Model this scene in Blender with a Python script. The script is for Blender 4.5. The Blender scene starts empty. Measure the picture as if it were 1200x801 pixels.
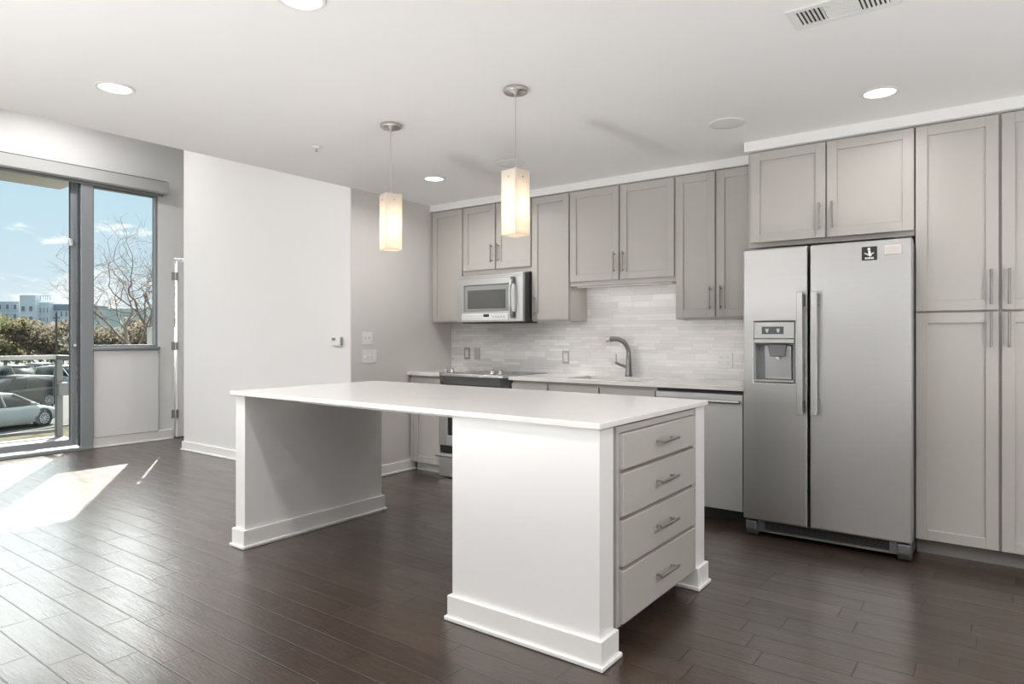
import bpy, bmesh, math, random
from mathutils import Vector, Matrix
C = bpy.context.scene.collection
PI = math.pi
random.seed(7)

# ------------------------------------------------------------------ camera
sc = bpy.context.scene
cam_d = bpy.data.cameras.new('camera')
cam = bpy.data.objects.new('camera', cam_d); C.objects.link(cam)
cam.location = (0, 0, 1.25)
cam.rotation_euler = (PI/2, 0, math.radians(36.4485))
cam_d.sensor_width = 36; cam_d.sensor_fit = 'HORIZONTAL'
cam_d.lens = 779.245/1200*36
cam_d.shift_y = -6.9/1200
cam_d.clip_start = 0.05; cam_d.clip_end = 1500
sc.camera = cam
sc.view_settings.view_transform = 'Standard'
sc.view_settings.look = 'None'
sc.view_settings.gamma = 1
sc.view_settings.use_curve_mapping = False
sc.view_settings.exposure = 0.52

# light levels
SUN_POWER = 13.0
SKY = 0.68
SKY_GLOW = 11.0            # glow added to the unseen sky around the sun
CAN_POWER = 7.5
LIVING_FILL_POWER = 27.0
FILL_UPLIGHT_POWER = 105.0
FILL_BAR_POWER = .5
PENDANT_POWER = 2.4
SUN_DIR = Vector((-1.07, .685, 1.0)).normalized()   # towards the sun

# ------------------------------------------------------------------ node helpers
class NT:
    def __init__(s, tree):
        s.t = tree; s.n = tree.nodes; s.l = tree.links
    def new(s, typ, **kw):
        n = s.n.new(typ)
        for k, v in kw.items(): setattr(n, k, v)
        return n
    def put(s, sock, v):
        if hasattr(v, 'is_output'): s.l.new(v, sock)
        elif v is not None:
            try: sock.default_value = v
            except Exception: sock.default_value = (*v, 1) if len(v) == 3 else v
    def m(s, op, a, b=None, c=None, clamp=False):
        n = s.new('ShaderNodeMath', operation=op); n.use_clamp = clamp
        s.put(n.inputs[0], a)
        if b is not None: s.put(n.inputs[1], b)
        if c is not None: s.put(n.inputs[2], c)
        return n.outputs[0]
    def vm(s, op, a, b=None):
        n = s.new('ShaderNodeVectorMath', operation=op)
        s.put(n.inputs[0], a)
        if b is not None: s.put(n.inputs[1], b)
        return n.outputs['Value'] if op in ('DOT_PRODUCT', 'LENGTH', 'DISTANCE') else n.outputs[0]
    def mix(s, f, a, b, blend='MIX'):
        n = s.new('ShaderNodeMix', data_type='RGBA', blend_type=blend)
        s.put(n.inputs[0], f); s.put(n.inputs[6], a); s.put(n.inputs[7], b)
        return n.outputs[2]
    def mapr(s, v, a, b, c=0.0, d=1.0, smooth=True):
        n = s.new('ShaderNodeMapRange'); n.interpolation_type = 'SMOOTHSTEP' if smooth else 'LINEAR'
        s.put(n.inputs[0], v)
        for i, x in enumerate((a, b, c, d)): s.put(n.inputs[i+1], x)
        return n.outputs[0]
    def comb(s, x, y, z):
        n = s.new('ShaderNodeCombineXYZ')
        for i, v in enumerate((x, y, z)): s.put(n.inputs[i], v)
        return n.outputs[0]
    def sep(s, v):
        n = s.new('ShaderNodeSeparateXYZ'); s.put(n.inputs[0], v); return n.outputs
    def noise(s, vec, scale=5, detail=2, rough=.5):
        n = s.new('ShaderNodeTexNoise'); s.put(n.inputs['Vector'], vec)
        n.inputs['Scale'].default_value = scale; n.inputs['Detail'].default_value = detail
        n.inputs['Roughness'].default_value = rough
        return n.outputs['Fac']
    def white(s, v):
        n = s.new('ShaderNodeTexWhiteNoise', noise_dimensions='1D'); s.put(n.inputs['W'], v); return n.outputs['Value']
    def obj(s):
        return s.new('ShaderNodeTexCoord').outputs['Object']
    def bump(s, h, strength=.2, dist=.01):
        n = s.new('ShaderNodeBump'); s.put(n.inputs['Height'], h)
        n.inputs['Strength'].default_value = strength; n.inputs['Distance'].default_value = dist
        return n.outputs[0]

def hsv_lin(r, g, b):
    f = lambda c: ((c/255+.055)/1.055)**2.4 if c > 10 else c/255/12.92
    return (f(r), f(g), f(b), 1)

def mat(name, col=(.8, .8, .8), rough=.5, metal=0.0, spec=.5, coat=0, coat_rough=.1, vary=0.0, vscale=4.0, bump=0.0, bscale=60.0):
    m = bpy.data.materials.new(name); m.use_nodes = True
    t = NT(m.node_tree); b = t.n['Principled BSDF']
    col = (*col[:3], 1)
    b.inputs['Roughness'].default_value = rough; b.inputs['Metallic'].default_value = metal
    b.inputs['Specular IOR Level'].default_value = spec
    b.inputs['Coat Weight'].default_value = coat; b.inputs['Coat Roughness'].default_value = coat_rough
    if vary:
        f = t.noise(t.obj(), vscale, 3, .55)
        lo = tuple(c*(1-vary) for c in col[:3]) + (1,); hi = tuple(min(1, c*(1+vary)) for c in col[:3]) + (1,)
        t.put(b.inputs['Base Color'], t.mix(f, lo, hi))
    else: b.inputs['Base Color'].default_value = col
    if bump:
        t.put(b.inputs['Normal'], t.bump(t.noise(t.obj(), bscale, 3), bump, .002))
    return m

# ------------------------------------------------------------------ world
def make_world():
    w = bpy.data.worlds.new('sky'); sc.world = w; w.use_nodes = True
    t = NT(w.node_tree); bg = t.n['Background']
    d = t.vm('NORMALIZE', t.new('ShaderNodeTexCoord').outputs['Generated'])
    x, y, z = t.sep(d)
    zc = t.m('MAXIMUM', z, 0.0)
    g = t.mapr(zc, 0.0, .30, 0, 1, False)
    low = (.84, .93, .98, 1); high = (.52, .78, .97, 1)
    base = t.mix(t.m('POWER', g, .75), low, high)
    # clouds: flat-bottomed puffs low over the horizon, denser near it
    cv = t.comb(t.m('MULTIPLY', x, 1.0), t.m('MULTIPLY', y, 1.0), t.m('MULTIPLY', z, 3.2))
    n1 = t.noise(cv, 7.0, 5, .55)
    thr = t.mapr(zc, .03, .18, .53, .62, False)
    cl = t.mapr(t.m('SUBTRACT', n1, thr), 0.0, .07)
    base = t.mix(t.m('MULTIPLY', cl, .9), base, (1.18, 1.2, 1.22, 1))
    hz = t.mapr(zc, .0, .075, 1, 0)
    base = t.mix(t.m('MULTIPLY', hz, .45), base, (1.1, 1.13, 1.15, 1))
    # glow added above the visible sky, feeding floor reflections and room light
    dt = t.vm('DOT_PRODUCT', d, tuple(SUN_DIR))
    halo = t.m('EXPONENT', t.m('DIVIDE', t.m('SUBTRACT', dt, 1.0), .17))
    glow = t.m('MULTIPLY', halo, t.mapr(z, .205, .33))
    glow = t.m('MULTIPLY', glow, SKY_GLOW)
    hc = t.mix(1.0, base, t.mix(1.0, (1, .985, .96, 1), t.comb(glow, glow, glow), 'MULTIPLY'), 'ADD')
    gnd = t.mapr(z, -.02, 0.0)
    col = t.mix(gnd, (.35, .35, .33, 1), hc)
    t.put(bg.inputs['Color'], col); bg.inputs['Strength'].default_value = SKY
make_world()

sun_d = bpy.data.lights.new('sun', 'SUN'); sun_d.energy = SUN_POWER; sun_d.angle = math.radians(.53)
sun_d.color = (1, .95, .87)
sun = bpy.data.objects.new('sun', sun_d); C.objects.link(sun)
sun.location = (-30, 20, 30)
sun.rotation_euler = (-SUN_DIR).to_track_quat('-Z', 'Y').to_euler()
sc.cycles.max_bounces = 10; sc.cycles.diffuse_bounces = 6; sc.cycles.transparent_max_bounces = 12
sc.cycles.sample_clamp_indirect = 6.0
sc.cycles.caustics_reflective = False; sc.cycles.caustics_refractive = False

# ------------------------------------------------------------------ mesh helpers
class MB:
    def __init__(s): s.b = bmesh.new()
    def _merge(s, tb, smooth=False):
        me = bpy.data.meshes.new('t'); tb.to_mesh(me); tb.free()
        if smooth:
            for p in me.polygons: p.use_smooth = True
        s.b.from_mesh(me); bpy.data.meshes.remove(me)
    def box(s, x0, x1, y0, y1, z0, z1, bev=0.0, seg=1, mtx=None):
        tb = bmesh.new(); bmesh.ops.create_cube(tb, size=1)
        for v in tb.verts:
            v.co = Vector(((x0+x1)/2+v.co.x*(x1-x0), (y0+y1)/2+v.co.y*(y1-y0), (z0+z1)/2+v.co.z*(z1-z0)))
        if bev: bmesh.ops.bevel(tb, geom=tb.edges[:], offset=bev, segments=seg, affect='EDGES', profile=.5)
        if mtx: bmesh.ops.transform(tb, matrix=mtx, verts=tb.verts)
        s._merge(tb); return s
    def cyl(s, p0, p1, r0, r1=None, n=16, cap=True):
        p0, p1 = Vector(p0), Vector(p1); r1 = r0 if r1 is None else r1
        d = p1-p0; tb = bmesh.new()
        bmesh.ops.create_cone(tb, cap_ends=cap, segments=n, radius1=r0, radius2=r1, depth=d.length)
        M = Matrix.Translation((p0+p1)/2) @ d.to_track_quat('Z', 'Y').to_matrix().to_4x4()
        bmesh.ops.transform(tb, matrix=M, verts=tb.verts)
        caps = [f for f in tb.faces if abs(f.normal.dot(d.normalized())) > .99]
        for f in tb.faces: f.smooth = f not in caps
        bmesh.ops.split_edges(tb, edges=list({e for f in caps for e in f.edges}))
        s._merge(tb); return s
    def tube(s, pts, r, n=10, cap=True):
        pts = [Vector(p) for p in pts]; rs = r if isinstance(r, (list, tuple)) else [r]*len(pts)
        tb = bmesh.new(); rings = []
        up = Vector((0, 0, 1))
        for i, p in enumerate(pts):
            d = (pts[min(i+1, len(pts)-1)]-pts[max(i-1, 0)]).normalized()
            a = d.cross(up if abs(d.z) < .95 else Vector((0, 1, 0))).normalized(); b = d.cross(a)
            if rings and a.dot(pa) < 0: a = -a; b = -b
            pa = a
            rings.append([tb.verts.new(p+(a*math.cos(2*PI*k/n)+b*math.sin(2*PI*k/n))*rs[i]) for k in range(n)])
        for i in range(len(rings)-1):
            for k in range(n):
                f = tb.faces.new((rings[i][k], rings[i][(k+1) % n], rings[i+1][(k+1) % n], rings[i+1][k])); f.smooth = True
        if cap: tb.faces.new(rings[0]); tb.faces.new(rings[-1])
        bmesh.ops.recalc_face_normals(tb, faces=tb.faces)
        if cap: bmesh.ops.split_edges(tb, edges=list({e for f in tb.faces if not f.smooth for e in f.edges}))
        s._merge(tb); return s
    def lathe(s, prof, cx, cy, n=32, cap=True):
        tb = bmesh.new(); rings = []
        for r, z in prof:
            rings.append([tb.verts.new((cx+r*math.cos(2*PI*k/n), cy+r*math.sin(2*PI*k/n), z)) for k in range(n)])
        for i in range(len(rings)-1):
            for k in range(n):
                f = tb.faces.new((rings[i][k], rings[i][(k+1) % n], rings[i+1][(k+1) % n], rings[i+1][k])); f.smooth = True
        if cap: tb.faces.new(rings[0]); tb.faces.new(rings[-1])
        bmesh.ops.recalc_face_normals(tb, faces=tb.faces)
        s._merge(tb); return s
    def prism(s, poly, axis, t0, t1, bev=0.0):
        """2-D polygon pushed along an axis: 'x' -> poly is (y, z); 'y' -> (x, z); 'z' -> (x, y)"""
        def P(u, v, t): return {'x': (t, u, v), 'y': (u, t, v), 'z': (u, v, t)}[axis]
        tb = bmesh.new()
        a = [tb.verts.new(P(u, v, t0)) for u, v in poly]; b = [tb.verts.new(P(u, v, t1)) for u, v in poly]
        n = len(poly)
        tb.faces.new(a); tb.faces.new(b)
        for i in range(n): tb.faces.new((a[i], a[(i+1) % n], b[(i+1) % n], b[i]))
        bmesh.ops.recalc_face_normals(tb, faces=tb.faces)
        if bev: bmesh.ops.bevel(tb, geom=tb.edges[:], offset=bev, segments=2, affect='EDGES', profile=.5)
        s._merge(tb); return s
    def slab(s, axis, t0, t1, us, vs, holes):
        """a slab with rectangular holes: cells of the grid us x vs whose (i, j) is in holes are left out"""
        def P(u, v, t): return {'x': (t, u, v), 'y': (u, t, v), 'z': (u, v, t)}[axis]
        tb = bmesh.new(); cache = {}
        def V(i, j, k):
            if (i, j, k) not in cache: cache[(i, j, k)] = tb.verts.new(P(us[i], vs[j], (t0, t1)[k]))
            return cache[(i, j, k)]
        nu, nv = len(us)-1, len(vs)-1
        sol = lambda i, j: 0 <= i < nu and 0 <= j < nv and (i, j) not in holes
        for i in range(nu):
            for j in range(nv):
                if not sol(i, j): continue
                for k in (0, 1): tb.faces.new((V(i, j, k), V(i+1, j, k), V(i+1, j+1, k), V(i, j+1, k)))
                if not sol(i-1, j): tb.faces.new((V(i, j, 0), V(i, j+1, 0), V(i, j+1, 1), V(i, j, 1)))
                if not sol(i+1, j): tb.faces.new((V(i+1, j, 0), V(i+1, j+1, 0), V(i+1, j+1, 1), V(i+1, j, 1)))
                if not sol(i, j-1): tb.faces.new((V(i, j, 0), V(i+1, j, 0), V(i+1, j, 1), V(i, j, 1)))
                if not sol(i, j+1): tb.faces.new((V(i, j+1, 0), V(i+1, j+1, 0), V(i+1, j+1, 1), V(i, j+1, 1)))
        bmesh.ops.recalc_face_normals(tb, faces=tb.faces)
        s._merge(tb); return s
    def raw(s, verts, faces, smooth=False):
        tb = bmesh.new(); vs = [tb.verts.new(v) for v in verts]
        for f in faces:
            try: q = tb.faces.new([vs[i] for i in f]); q.smooth = smooth
            except ValueError: pass
        s._merge(tb); return s
    def xf(s, M): bmesh.ops.transform(s.b, matrix=M, verts=s.b.verts); return s
    def build(s, name, m, parent=None, bevel=0.0):
        me = bpy.data.meshes.new(name); s.b.to_mesh(me); s.b.free()
        me.materials.append(m)
        o = bpy.data.objects.new(name, me); C.objects.link(o)
        if parent is not None:
            o.parent = parent
            p = parent; off = Vector((0, 0, 0))
            while p is not None: off += p.location; p = p.parent
            me.transform(Matrix.Translation(-off))        # shapes are written in room coordinates
        if bevel:
            md = o.modifiers.new('edge', 'BEVEL'); md.width = bevel; md.segments = 2; md.limit_method = 'ANGLE'
        return o

def thing(name, label, cat, loc=(0, 0, 0), group=None, rotz=0):
    o = bpy.data.objects.new(name, None); C.objects.link(o); o.empty_display_size = .1
    o.location = loc; o.rotation_euler = (0, 0, rotz)
    return tag(o, label, cat, group)
def tag(o, label, cat, group=None, kind=None):
    o['label'] = label; o['category'] = cat
    if group: o['group'] = group
    if kind: o['kind'] = kind
    return o
def struct(name, mb, m, label=None, cat=None, parent=None, bevel=0):
    o = mb.build(name, m, parent, bevel)
    if parent is None:
        o['kind'] = 'structure'
        if label: o['label'] = label
        if cat: o['category'] = cat
    return o
def copy_tree(o, parent=None):
    c = o.copy(); C.objects.link(c)
    if parent is not None: c.parent = parent; c.matrix_parent_inverse = o.matrix_parent_inverse.copy()
    for ch in o.children: copy_tree(ch, c)
    return c

# ------------------------------------------------------------------ materials
M = {}
M['white'] = mat('white wall paint', (.88, .885, .89), .55, bump=.03, bscale=150)
M['ceiling'] = mat('white ceiling paint', (.88, .88, .875), .6, bump=.03, bscale=150)
M['greige'] = mat('greige wall paint', (.66, .64, .615), .55, bump=.03, bscale=150)
M['trim'] = mat('white trim paint', (.88, .88, .87), .35)
M['panel'] = mat('white island paint', (.86, .862, .86), .45)
M['cab'] = mat('warm grey cabinet lacquer', (.50, .48, .45), .38)
M['cabin'] = mat('cabinet shadow face', (.30, .285, .265), .5)
M['toe'] = mat('toe kick grey', (.33, .32, .30), .5)
M['black'] = mat('black plastic', (.012, .012, .013), .4)
M['nickel'] = mat('brushed nickel', (.60, .58, .55), .3, 1)
M['pull'] = mat('satin nickel pull', (.40, .385, .365), .28, 1)
M['chrome'] = mat('chrome', (.78, .78, .78), .15, 1)
M['darksteel'] = mat('faucet steel', (.30, .30, .30), .28, 1)
M['plast'] = mat('white plastic', (.80, .80, .79), .35)
M['alu'] = mat('anodised window aluminium', (.31, .33, .35), .45, .3)
M['aludark'] = mat('dark gasket', (.06, .07, .08), .5)
M['valance'] = mat('grey shade cassette', (.52, .53, .535), .5)
M['fridgeside'] = mat('charcoal appliance side', (.07, .07, .075), .45)
M['greyplas'] = mat('grey appliance plastic', (.33, .34, .35), .35)
M['glassblk'] = mat('black ceramic glass', (.02, .02, .022), .08)
M['screen'] = mat('dark display', (.10, .115, .125), .25)
M['icon'] = mat('display icons', (.55, .58, .58), .4)
M['rangegrey'] = mat('dark grey control fascia', (.20, .205, .215), .3, .5)
M['micglass'] = mat('microwave glass', (.30, .31, .31), .10)
M['micdark'] = mat('microwave window mesh', (.11, .11, .108), .15)

def stainless(rough=.33):
    m = bpy.data.materials.new('brushed stainless steel'); m.use_nodes = True
    t = NT(m.node_tree); b = t.n['Principled BSDF']
    x, y, z = t.sep(t.obj())
    v = t.comb(t.m('MULTIPLY', x, 3), t.m('MULTIPLY', y, 3), t.m('MULTIPLY', z, 260))
    n = t.noise(v, 1.0, 3)
    b.inputs['Metallic'].default_value = 1
    t.put(b.inputs['Base Color'], t.mix(n, (.55, .55, .55, 1), (.61, .61, .605, 1)))
    b.inputs['Roughness'].default_value = rough
    return m
M['steel'] = stainless(); M['satin'] = stainless(.52)

def quartz():
    m = bpy.data.materials.new('white quartz with faint veins'); m.use_nodes = True
    t = NT(m.node_tree); b = t.n['Principled BSDF']; o = t.obj()
    w = t.noise(o, 1.3, 4, .6)
    wv = t.vm('ADD', o, t.comb(t.m('MULTIPLY', w, .9), t.m('MULTIPLY', w, .6), 0.0))
    v = t.noise(wv, 1.4, 3, .5)
    vein = t.m('SUBTRACT', 1.0, t.mapr(t.m('ABSOLUTE', t.m('SUBTRACT', v, .5)), 0.0, .02))
    vein = t.m('MULTIPLY', vein, t.mapr(t.noise(o, 1.1, 1), .5, .7))
    t.put(b.inputs['Base Color'], t.mix(t.m('MULTIPLY', vein, .16), (.79, .775, .755, 1), (.52, .50, .48, 1)))
    b.inputs['Roughness'].default_value = .16
    return m
M['quartz'] = quartz()

def floor_wood():
    m = bpy.data.materials.new('dark hand-scraped wood planks'); m.use_nodes = True
    t = NT(m.node_tree); b = t.n['Principled BSDF']
    x, y, z = t.sep(t.obj())
    W, L = .133, 1.05
    yy = t.m('DIVIDE', t.m('SUBTRACT', y, .048), W)
    row = t.m('FLOOR', yy); fy = t.m('FRACT', yy)
    rr = t.white(t.m('ADD', row, 91.7))
    uu = t.m('ADD', t.m('DIVIDE', x, L), t.m('MULTIPLY', rr, 13.0))
    # two lengths of board in each run
    cell = t.m('FLOOR', uu); fu = t.m('FRACT', uu)
    cut = t.m('ADD', .35, t.m('MULTIPLY', t.white(t.m('ADD', t.m('MULTIPLY', row, 5.3), cell)), .3))
    second = t.m('GREATER_THAN', fu, cut)
    pid = t.m('ADD', t.m('ADD', t.m('MULTIPLY', row, 17.31), t.m('MULTIPLY', cell, 3.77)), t.m('MULTIPLY', second, 1.37))
    rnd = t.white(pid)
    dy = t.m('MULTIPLY', t.m('MINIMUM', fy, t.m('SUBTRACT', 1.0, fy)), W)
    dx = t.m('MULTIPLY', t.m('MINIMUM', t.m('MINIMUM', fu, t.m('SUBTRACT', 1.0, fu)), t.m('ABSOLUTE', t.m('SUBTRACT', fu, cut))), L)
    edge = t.m('MINIMUM', dy, dx)
    seam = t.mapr(edge, .0012, .0034, 1, 0)
    gv = t.comb(t.m('ADD', t.m('MULTIPLY', x, 2.2), t.m('MULTIPLY', rnd, 37.0)), t.m('MULTIPLY', y, 17.0), t.m('MULTIPLY', rnd, 11.0))
    g1 = t.noise(gv, 1.0, 5, .62)
    gv2 = t.comb(t.m('ADD', t.m('MULTIPLY', x, 9.0), t.m('MULTIPLY', rnd, 53.0)), t.m('MULTIPLY', y, 110.0), 0.0)
    g2 = t.noise(gv2, 1.0, 4, .6)
    ring = t.m('FRACT', t.m('MULTIPLY', g1, 9.0))
    ring = t.m('ABSOLUTE', t.m('SUBTRACT', ring, .5))
    c = t.mix(rnd, (.036, .0225, .0160, 1), (.066, .043, .031, 1))
    c = t.mix(t.m('MULTIPLY', t.mapr(ring, 0, .2, 1, 0), .45), c, (.022, .014, .010, 1))
    c = t.mix(t.mapr(g2, .35, .75, 0, .35), c, (.085, .058, .044, 1))
    c = t.mix(seam, c, (.012, .008, .006, 1))
    t.put(b.inputs['Base Color'], c)
    wav = t.noise(t.comb(t.m('MULTIPLY', x, 5.0), t.m('MULTIPLY', y, 16.0), t.m('MULTIPLY', rnd, 9.0)), 1.0, 2)
    h = t.m('ADD', t.m('MULTIPLY', ring, .30), t.m('MULTIPLY', g2, .35))
    h = t.m('ADD', h, t.m('MULTIPLY', wav, .5))
    h = t.m('SUBTRACT', h, t.m('MULTIPLY', seam, 1.2))
    t.put(b.inputs['Normal'], t.bump(h, .5, .004))
    t.put(b.inputs['Roughness'], t.mapr(g1, .3, .7, .30, .42, False))
    b.inputs['Specular IOR Level'].default_value = .3
    b.inputs['Coat Weight'].default_value = .8; b.inputs['Coat Roughness'].default_value = .2
    b.inputs['Coat IOR'].default_value = 1.5
    t.put(b.inputs['Coat Normal'], t.bump(h, .38, .004))
    return m
M['floor'] = floor_wood()

def marble_tile():
    m = bpy.data.materials.new('pale marble strip tiles'); m.use_nodes = True
    t = NT(m.node_tree); b = t.n['Principled BSDF']
    o = t.obj(); x, y, z = t.sep(o)
    H = .0265
    zz = t.m('DIVIDE', z, H)
    # strips of one or two courses
    pair = t.m('FLOOR', t.m('DIVIDE', zz, 2.0)); both = t.m('GREATER_THAN', t.white(t.m('ADD', pair, 3.1)), .55)
    row1 = t.m('FLOOR', zz)
    row = t.m('ADD', t.m('MULTIPLY', both, t.m('MULTIPLY', pair, 2.0)), t.m('MULTIPLY', t.m('SUBTRACT', 1.0, both), row1))
    f1 = t.m('FRACT', zz); f2 = t.m('FRACT', t.m('DIVIDE', zz, 2.0))
    d1 = t.m('MULTIPLY', t.m('MINIMUM', f1, t.m('SUBTRACT', 1.0, f1)), H)
    d2 = t.m('MULTIPLY', t.m('MINIMUM', f2, t.m('SUBTRACT', 1.0, f2)), 2*H)
    dz = t.m('ADD', t.m('MULTIPLY', both, d2), t.m('MULTIPLY', t.m('SUBTRACT', 1.0, both), d1))
    L = t.m('ADD', .14, t.m('MULTIPLY', t.white(t.m('ADD', row, 7.7)), .16))
    uu = t.m('ADD', t.m('DIVIDE', x, L), t.m('MULTIPLY', t.white(t.m('ADD', row, 40.2)), 9.0))
    fu = t.m('FRACT', uu)
    dx = t.m('MULTIPLY', t.m('MINIMUM', fu, t.m('SUBTRACT', 1.0, fu)), L)
    rnd = t.white(t.m('ADD', t.m('MULTIPLY', row, 13.7), t.m('MULTIPLY', t.m('FLOOR', uu), 2.93)))
    grout = t.mapr(t.m('MINIMUM', dx, dz), .0006, .0016, 1, 0)
    n = t.noise(t.comb(t.m('ADD', t.m('MULTIPLY', x, 5.0), t.m('MULTIPLY', rnd, 30.0)), rnd, t.m('MULTIPLY', z, 22.0)), 1.0, 4, .6)
    c = t.mix(rnd, (.72, .715, .71, 1), (.90, .89, .88, 1))
    c = t.mix(t.mapr(n, .5, .75, 0, .40), c, (.60, .59, .58, 1))
    c = t.mix(t.m('MULTIPLY', grout, .55), c, (.52, .51, .50, 1))
    t.put(b.inputs['Base Color'], c)
    h = t.m('SUBTRACT', t.m('MULTIPLY', rnd, .8), grout)
    t.put(b.inputs['Normal'], t.bump(h, .25, .002))
    b.inputs['Roughness'].default_value = .34
    return m
M['tile'] = marble_tile()

def glass_pane(name='clear window glass', tint=(.96, .98, .97, 1)):
    m = bpy.data.materials.new(name); m.use_nodes = True
    t = NT(m.node_tree); out = t.n['Material Output']; t.n.remove(t.n['Principled BSDF'])
    tr = t.new('ShaderNodeBsdfTransparent'); tr.inputs[0].default_value = tint
    gl = t.new('ShaderNodeBsdfGlossy'); gl.inputs['Roughness'].default_value = .01
    fr = t.new('ShaderNodeFresnel'); fr.inputs[0].default_value = 1.25
    mx = t.new('ShaderNodeMixShader')
    t.l.new(fr.outputs[0], mx.inputs[0]); t.l.new(tr.outputs[0], mx.inputs[1]); t.l.new(gl.outputs[0], mx.inputs[2])
    t.l.new(mx.outputs[0], out.inputs[0]); return m
M['glass'] = glass_pane()

def frosted():
    m = bpy.data.materials.new('frosted white shade glass'); m.use_nodes = True
    t = NT(m.node_tree); out = t.n['Material Output']; b = t.n['Principled BSDF']
    b.inputs['Base Color'].default_value = (.80, .77, .73, 1); b.inputs['Roughness'].default_value = .25
    tl = t.new('ShaderNodeBsdfTranslucent'); tl.inputs[0].default_value = (.86, .80, .72, 1)
    mx = t.new('ShaderNodeMixShader'); mx.inputs[0].default_value = .5
    t.l.new(b.outputs[0], mx.inputs[1]); t.l.new(tl.outputs[0], mx.inputs[2]); t.l.new(mx.outputs[0], out.inputs[0])
    return m
M['frost'] = frosted()

def emit(name, col, s):
    m = bpy.data.materials.new(name); m.use_nodes = True
    b = m.node_tree.nodes['Principled BSDF']
    b.inputs['Base Color'].default_value = (.8, .8, .8, 1)
    b.inputs['Emission Color'].default_value = (*col, 1); b.inputs['Emission Strength'].default_value = s
    return m
M['lens'] = emit('lit downlight lens', (1, .95, .86), 2.2)
M['bulb'] = emit('lit bulb', (1, .87, .70), 4)

# ------------------------------------------------------------------ room shell
XK = -4.465            # kitchen side wall; the lower kitchen ceiling ends in line with it
XW = -8.15             # window wall
YB = 5.03              # kitchen back wall
YL = 3.74              # living-room wall beside the kitchen
ZC, ZL = 2.51, 3.72    # kitchen and living ceilings
XR, YF = 2.4, -2.8
struct('floor', MB().box(XW-.1, XR+.1, YF-.1, 5.4, -.06, 0), M['floor'], 'dark brown wooden plank floor running through the room', 'floor')
struct('ceiling', MB().box(XK, XR+.1, YF-.1, YB+.1, ZC, ZL+.1), M['ceiling'], 'flat lowered white ceiling over the kitchen', 'ceiling')
struct('ceiling_living', MB().box(XW-.1, XK, YF-.1, 5.4, ZL, ZL+.1), M['ceiling'], 'high white ceiling over the living room', 'ceiling')
struct('wall_back', MB().box(XK, XR+.1, YB, YB+.12, 0, ZC), M['greige'], 'kitchen back wall behind the cabinets', 'wall')
struct('wall_living', MB().box(-7.25, XK-.012, YL, 5.3, 0, ZL), mat('white matt wall paint', (.80, .80, .80), .6, bump=.03, bscale=150), 'tall bright white wall between the kitchen and the window', 'wall')
struct('wall_kitchen_side', MB().box(XK-.012, XK, YL, YB, 0, ZC), M['greige'], 'greige kitchen side wall with two switch plates', 'wall')
struct('wall_passage', MB().box(XW, -7.25, 5.2, 5.3, 0, ZL), M['white'], 'white wall closing the passage behind the living-room wall', 'wall')
struct('wall_right', MB().box(XR, XR+.1, YF, YB, 0, ZC), M['white'], 'white wall beyond the pantry', 'wall')
struct('wall_rear', MB().box(XW, XR, YF-.1, YF, 0, ZL), M['white'], 'white wall behind the viewer', 'wall')
# window wall: fixed window, sliding door, an added unseen glazed opening further along, and the terrace door
us = [YF-.1, -2.5, .2, .75, 3.165, 3.89, 4.085, 5.0, 5.4]
vs = [0, .03, 1.12, 2.21, 2.935, 3.07, ZL]
holes = {(1, 1), (1, 2), (1, 3), (3, 1), (3, 2), (3, 3), (3, 0), (3, 4), (1, 0), (4, 2), (4, 3), (6, 0), (6, 1), (6, 2)}
struct('wall_window', MB().slab('x', XW-.1, XW, us, vs, holes), M['white'], 'white window wall with sliding door, fixed window and terrace door', 'wall')
# baseboards
def base(name, x0, x1, y0, y1, h=.10, t=None):
    mb = MB().box(x0, x1, y0, y1, 0, h, .004)
    return mb
mb = MB().box(-7.268, XK, YL-.016, YL, 0, .098, .003).box(-7.278, XK, YL-.026, YL-.016, 0, .02, .004).box(-7.268, -7.25, YL, 5.2, 0, .098, .003).box(-7.278, -7.268, YL-.016, 5.2, 0, .02, .004)
struct('baseboard_living', mb, M['trim'], 'white baseboard along the tall white wall', 'baseboard')
mb = MB().box(XK, XK+.016, YL-.026, 4.50, 0, .098, .003).box(XK+.016, XK+.026, YL-.026, 4.50, 0, .02, .004)
struct('baseboard_kitchen_side', mb, M['trim'], 'white baseboard on the greige kitchen side wall', 'baseboard')
mb = MB().box(XW, XW+.016, 3.17, 4.06, 0, .12, .003).box(XW+.016, XW+.026, 3.17, 4.06, 0, .02, .004)
struct('baseboard_window', mb, M['trim'], 'white baseboard under the fixed window', 'baseboard')
# apron panel under the fixed window
struct('trim_1', MB().box(XW, XW+.022, 3.18, 3.885, .12, 1.085, .003), M['white'], 'smooth white panel under the fixed window', 'trim')
# white filler strips between cabinets and ceiling
struct('trim_2', MB().box(XK, -1.36, 4.705, YB, 2.447, ZC, .002), M['trim'], 'white filler strip above the wall cabinets', 'trim')
struct('trim_3', MB().box(-1.36, .40, 4.385, YB, 2.447, ZC, .002), M['trim'], 'white filler strip above the refrigerator and pantry cabinets', 'trim')
# backsplash
struct('wall_backsplash', MB().box(XK, -1.345, YB-.012, YB, .90, 1.85), M['tile'], 'pale grey marble strip-tile backsplash', 'backsplash')

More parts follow.
